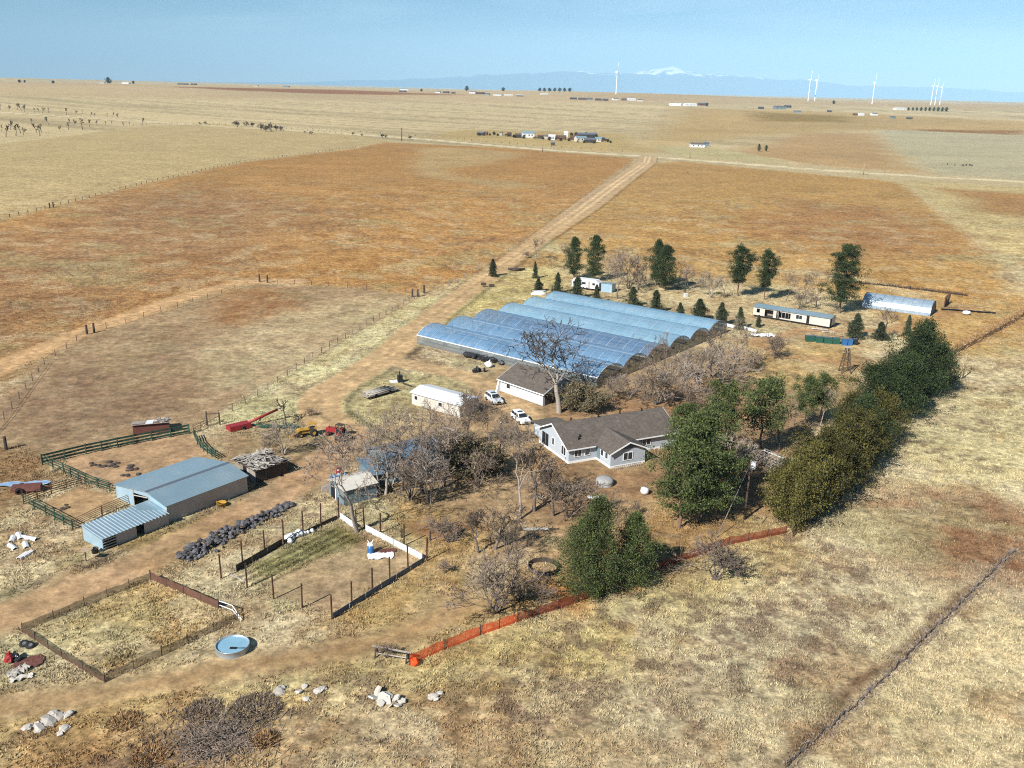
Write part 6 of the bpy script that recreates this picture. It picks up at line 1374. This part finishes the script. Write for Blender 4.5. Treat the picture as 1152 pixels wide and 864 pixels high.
# black sheeting heap by the greenhouse
t=thing('black_sheeting','long heap of bunched black plastic beside the greenhouse','plastic heap',P(545,405)); m=MB(); A_,B_=P(525,401),P(563,409); q=random.Random(6)
for i in range(36): c=A_.lerp(B_,i/35)-P(545,405)+Vector((q.gauss(0,.35),q.gauss(0,.5),q.uniform(.25,.75))); m.lump(c,q.uniform(.5,.9),i,.7,7,0,.4)
m.build('folds',M['black'],t)
for i,(x,y) in enumerate(((534,417),(539,416.5),(545,416),(537,414.5))):
    m=MB(); m.lathe([(.25,-.14),(.45,-.14),(.52,0),(.45,.14),(.25,.14)],14); o=m.build('black_roll',M['black'],None,True,P(x,y,.42)); o.rotation_euler=(1.45,.1,i*.7); tag(o,'black round roll in the little heap before the black plastic','roll','black rolls by the greenhouse')
    m=MB(); m.lathe([(0,-.1),(.26,-.1),(.26,.1),(0,.1)],10); m.build('core',M['dark'],o)
m=MB(); m.lump((0,0,.6),.85,8,.8); o=m.build('white_bag',M['sheet'],None,True,P(550,413)); tag(o,'big white bag between the black plastic and black rolls','bag'); m=MB(); m.tube((0,0,1.1),(.2,.1,1.5),.2,.1,7); m.build('neck',M['sheet'],o)
m=MB(); m.lump((0,0,.35),.6,9,.8); o=m.build('black_bag',M['black'],None,True,P(580,410.5)); tag(o,'black bag against the greenhouse wall behind the garage','bag'); m=MB(); m.tube((0,0,.6),(.1,.1,.95),.14,.06,7); m.build('neck',M['black'],o)
# by the road: logs, signs, tub
for i,(x,y) in enumerate(((576,304),(581,305),(586,304.5))):
    m=MB(); m.tube((-1.2,0,.4),(1.2,.2,.4),.42,.4,9); m.tube((1.0,.3,.5),(1.7,.8,.7),.16,.08,6); tag(m.build('log',M['darkwood'],None,True,P(x,y),.2*i),'dark log on the pale grass right of the lone roadside spruce','log','dark logs by the road')
for x,y,l in((544,323,'small dark sign on a post at the grass edge of the road'),(553,323,'dark low box right of the roadside sign')):
    o=thing('sign_board',l,'sign',P(x,y)); m=MB(); m.box(-.06,.06,-.06,.06,-.1,1.4 if x<550 else .3); m.build('post',M['darkwood'],o); m=MB(); m.box(-.8,.8,-.1,-.065,.5 if x<550 else .1,1.3 if x<550 else .9); m.build('board',M['darkwood'],o)
t=thing('boat','small white upturned boat behind the far left corner of the greenhouse','boat',P(606,331),.2); m=MB(); m.lathe([(0,1.05),(.5,.98),(.95,.6),(1.1,0.02)],18); h_=m.build('hull',M['white'],t,True); h_.scale=(2,.9,.9); m=MB(); m.box(-1.9,1.9,-.04,.04,.93,1.02); m.build('keel',M['trim'],t)
m=MB(); m.lathe([(0,.0),(.5,.1),(.75,.5),(.6,.95),(0,1.1)],14); o=m.build('white_tank',M['sheet'],None,True,P(1087,354)); o.scale=(1.5,1,1); tag(o,'white oval tank beside the black strip right of the hoop shed','tank'); m=MB(); m.lathe([(.1,1.05),(.1,1.2),(0,1.2)],8); m.build('cap',M['steel'],o)
fence('timber_stack','brown upright timber frame at the end of the hoop shed',[(1062,346),(1067,341)],1.2,3.0,.25,'brownrail',rails=[(1.0,.2),(2.4,.2)],rm='brownrail',cat='timber frame')
brush('scrub_line',[(960,318),(1000,322),(1050,328),(1088,333)],.8,.7,1300,'darkwood','dark scrub line behind the hoop shed at the field edge',14)
# pergola
pz=P(846,530); e=P(872,541)-pz; pa=math.atan2(e.y,e.x); t=thing('pergola','grey lattice-topped pergola with pale posts behind the transformer pole','pergola',pz,pa); L=e.length+2.2
for x in(0,L*.5,L):
    for y in(0,2.6): m=MB(); m.box(x-.08,x+.08,y-.08,y+.08,-.1,2.3+.25*(y>0)); m.build('post',M['trim'],t)
m=MB()
for i in range(12): x=-.3+i*(L+.6)/11; m.slab([(x-.06,-.4,2.45),(x+.06,-.4,2.45),(x+.06,3.0,2.75),(x-.06,3.0,2.75)],.1)
for y in(-.2,.6,1.4,2.2,2.9): m.box(-.4,L+.4,y-.05,y+.05,2.47+.088*(y+.4),2.55+.088*(y+.4))
m.build('lattice_top',M['boards'],t)
for y,z in((0,2.3),(2.6,2.55)): m=MB(); m.box(-.3,L+.3,y-.06,y+.06,z,z+.12); m.build('beam',M['trim'],t)
m=MB(); m.box(0,L,2.5,2.56,.3,2.2); m.build('back_panel',M['wirenet'],t)
# sawhorse, red bundle
t=thing('sawhorse','rough brown wooden sawhorse at the near end of the orange net fence','sawhorse',P(442,741),R(-14))
for x in(-1.7,1.5):
    for s in(-1,1): m=MB(); m.tube((x,s*.45,-.1),(x,0,1.05),.1,.09,6); m.build('leg',M['darkwood'],t)
m=MB(); m.tube((-2.1,0,1.05),(1.9,0,1.0),.11,.1,7); m.tube((-1.7,-.2,.45),(1.5,-.25,.55),.07,None,6); m.build('bar',M['wood'],t)
o=P(11,744); m=MB(); m.lump((0,0,.4),.55,14,.85); k=m.build('red_bag',M['red'],None,False,o); tag(k,'bright red bag at the left edge below the straw pen','bag'); m=MB(); m.tube((0,0,.7),(.1,0,1.1),.15,.08,6); m.build('neck',M['red'],k)
m=MB(); m.lump((0,0,.35),.5,15,.9,7,0,.5); m.lump((.5,-.3,.3),.35,16,.9); k=m.build('black_bundle',M['black'],None,False,P(17,742)); tag(k,'black bundle right beside the red bag','bundle'); m=MB(); m.tube((-.3,0,.5),(.5,-.3,.55),.05,None,6); m.build('strap',M['sheet'],k)
sheet(21,757,2.0,1.2,1.0,'concrete','grey crumpled sheet below the red bag','sheet','sheet',seed=12,amp=.4); sheet(24,764,2.0,.8,.5,'offwhite','pale torn scraps below the grey crumpled sheet','scrap','scrap',seed=13,amp=.25)
for x,y,l in((27,724,'dark tyre left of the straw pen corner'),(34,726,'second dark tyre leaning beside the pen corner')):
    m=MB(); m.lathe([(.22,-.11),(.40,-.12),(.46,0),(.40,.12),(.22,.11)],16); o=m.build('tyre',M['tyre'],None,True,P(x,y,.16)); o.rotation_euler=(.3,.1,0); tag(o,l,'tyre'); m=MB(); m.lathe([(.0,-.04),(.22,-.06),(.22,.06),(0,.04)],12); m.build('rim',M['steel'],o)
# dark red implement at the left edge
t=thing('hay_rake','dark red old farm implement at the left edge beside the blue tarp','farm implement',P(31,553),.25); m=MB(); m.prism([(-.7,.3),(.7,.3),(.5,1.0),(-.5,1.0)],-1.8,1.8); m.build('frame',M['maroon'],t); m=MB(); m.tube((1.6,0,.6),(3.0,.2,.4),.09,None,6); m.build('drawbar',M['maroon'],t)
for s in(-1,1): m=MB(); m.lathe([(.3,-.08),(.5,-.08),(.5,.08),(.3,.08)],14); w_=m.build('wheel',M['tyre'],t); w_.location=(-.8,s*.85,.45); w_.rotation_euler=(math.pi/2,0,0)
# red round thing in the tree by the teal shed
m=MB(); m.lathe([(.0,-.05),(.5,-.05),(.55,.0),(.5,.05),(.15,.1),(0,.12)],18); o=m.build('red_disc',M['red'],None,True,P(380.5,529,.9)); o.rotation_euler=(1.1,.2,.2); tag(o,'red round disc leaning behind the grey-teal shed','disc'); m=MB(); m.lathe([(0,.121),(.14,.121),(.1,.2),(0,.2)],10); m.build('hub',M['sheet'],o); m=MB(); m.tube((0,0,0),(0,-.9,-.2),.04); m.build('stand',M['darkwood'],o)
sheet(381,541,2.4,1.4,.5,'bluetarp','blue tarp crumpled at the left wall of the grey-teal shed','tarp','tarp',seed=15,amp=.8,z=.2)
m=MB(); m.box(-1.0,1.0,-.5,.5,0,.5); m.box(-.8,.2,-.45,.45,.501,.8); tag(m.build('crate',M['wood'],None,False,P(370,552),.3),'brown wooden crate left of the grey-teal shed doorway','crate')
# dung spots become small dark heaps in the sandy pens
q=random.Random(2)
for x,y in((119,524),(114,524.5),(106,524),(126,523.5),(150,527),(146,528),(148,535),(69,572),(61,530)):
    m=MB(); 
    for i in range(4): m.lump((q.gauss(0,.5),q.gauss(0,.5),.05),q.uniform(.25,.5),int(x)+i,.35,7)
    tag(m.build('dung_heap',M['darkwood'],None,False,P(x,y)),'small dark dung heap on the pale sand of the corral','dung heap','dung heaps in the corral')
# cattle far right
for i,(x,y) in enumerate(((1083,187),(1087,186.4),(1091,186.6),(1093.5,187),(1074,186.5),(1066,185.5))):
    b=P(x,y); o=thing('cow','dark cow grazing on the pale field at right beyond the county road','cow',b,q.uniform(0,6.28),'cattle on the pale right field')
    m=MB(); pr_=[(-1.1,.38,1.15),(-.9,.48,1.1),(0,.52,1.0),(.7,.45,1.08),(1.0,.25,1.2),(1.35,.20,.95),(1.65,.14,.45),(1.85,.11,.25)]
    n=8; k=0
    for x_,r,z in pr_:
        for a in range(n): t_=6.283*a/n; m.v.append((x_,r*.75*math.cos(t_),z+r*math.sin(t_)))
    for a in range(len(pr_)-1):
        for c in range(n): d=(c+1)%n; m.f.append((a*n+c,a*n+d,(a+1)*n+d,(a+1)*n+c)); m.m.append(0)
    m.f.append(tuple(range(n-1,-1,-1))); m.f.append(tuple(range((len(pr_)-1)*n,len(pr_)*n))); m.m+=[0,0]
    for x_,y_ in((-.85,.22),(-.85,-.22),(.7,.22),(.7,-.22)): m.tube((x_,y_,.95),(x_+.04,y_,.45),.14,.09,6); m.tube((x_+.04,y_,.45),(x_,y_,0),.08,.07,6)
    m.tube((-1.1,0,1.4),(-1.25,0,.6),.05,.03,5); m.build('body',M['darkwood'],o,True)
# ================================================================ cars
def car(px,py,rot,mt,label):
    o=thing('parked_car',label,'car',P(px,py),rot); hw=.9
    def shell(prof,w0,w1,name,mm,par=o):
        # prof: (x,z) outline, narrowed towards the roof
        zs=[z for _,z in prof]; a,b=min(zs),max(zs); m=MB(); f=lambda z:(w0+(w1-w0)*(z-a)/(b-a))
        m.hexa([(x,-f(z),z) for x,z in prof],[(x,f(z),z) for x,z in prof]); ob=m.build(name,M[mm],par); bv=ob.modifiers.new('b','BEVEL'); bv.width=.07; bv.segments=2; return ob
    shell([(-2.2,.36),(2.2,.32),(2.28,.6),(2.2,.86),(1.15,1.02),(-2.15,1.05),(-2.28,.7)],.9,.86,'body',mt)
    shell([(-2.1,1.0),(1.05,1.0),(.35,1.56),(-.2,1.66),(-1.7,1.64),(-2.02,1.45)],.84,.66,'cabin',mt)
    for nm,pts in(('windscreen',[(1.02,-.70,1.06),(1.02,.70,1.06),(.42,.60,1.54),(.42,-.60,1.54)]),('rear_window',[(-2.12,.66,1.1),(-2.12,-.66,1.1),(-2.03,-.58,1.46),(-2.03,.58,1.46)])):
        m=MB(); n=(Vector(pts[1])-Vector(pts[0])).cross(Vector(pts[2])-Vector(pts[0])).normalized(); n=n if n.x*(1 if nm=='windscreen' else -1)>0 else -n
        m.hexa([Vector(p)+n*.015 for p in pts],[Vector(p)+n*.035 for p in pts]); m.build(nm,M['glass'],o)
    for s in(-1,1):
        m=MB()
        for x0,x1,x2,x3 in((-1.95,-1.0,-1.0,-1.85),(-.9,-.05,-.05,-.9),(.05,.78,.28,.05)):
            yb,yt=s*.835,s*.70; q4=[(x0,yb,1.08),(x1,yb,1.08),(x2,yt,1.5),(x3,yt,1.5)]; m.hexa([(x,y+s*.004,z) for x,y,z in q4],[(x,y+s*.03,z) for x,y,z in q4])
        m.build('side_window',M['glass'],o)
        m=MB(); m.box(2.12,2.27,s*.55-.2,s*.55+.2,.66,.82); m.build('headlight',M['lamp'],o); m=MB(); m.box(-2.30,-2.18,s*.68-.13,s*.68+.13,.72,1.0); m.build('tail_light',M['taillamp'],o)
        m=MB(); m.box(.75,.95,s*.98-.1,s*.98+.1,1.03,1.18); m.build('mirror',M[mt],o)
        for x in(-1.35,1.4):
            m=MB(); m.lathe([(.2,-.11),(.33,-.11),(.35,0),(.33,.11),(.2,.11)],18); w_=m.build('wheel',M['tyre'],o,True); w_.location=(x,s*.84,.345); w_.rotation_euler=(math.pi/2,0,0); m=MB(); m.lathe([(0,-.09),(.21,-.105),(.21,.105),(0,.09)],14); m.build('rim',M['steel'],w_)
    m=MB(); m.box(2.225,2.30,-.32,.32,.45,.72); m.build('grille',M['dark'],o); m=MB(); m.box(-.7,.0,-.42,.42,1.655,1.675); m.build('sunroof',M['glass'],o)
car(585.6,474,R(-65),'carwhite','white hatchback car parked between the house and garage'); car(555.5,452,R(-64),'carsilver','silver-white estate car beside the long shed right end')
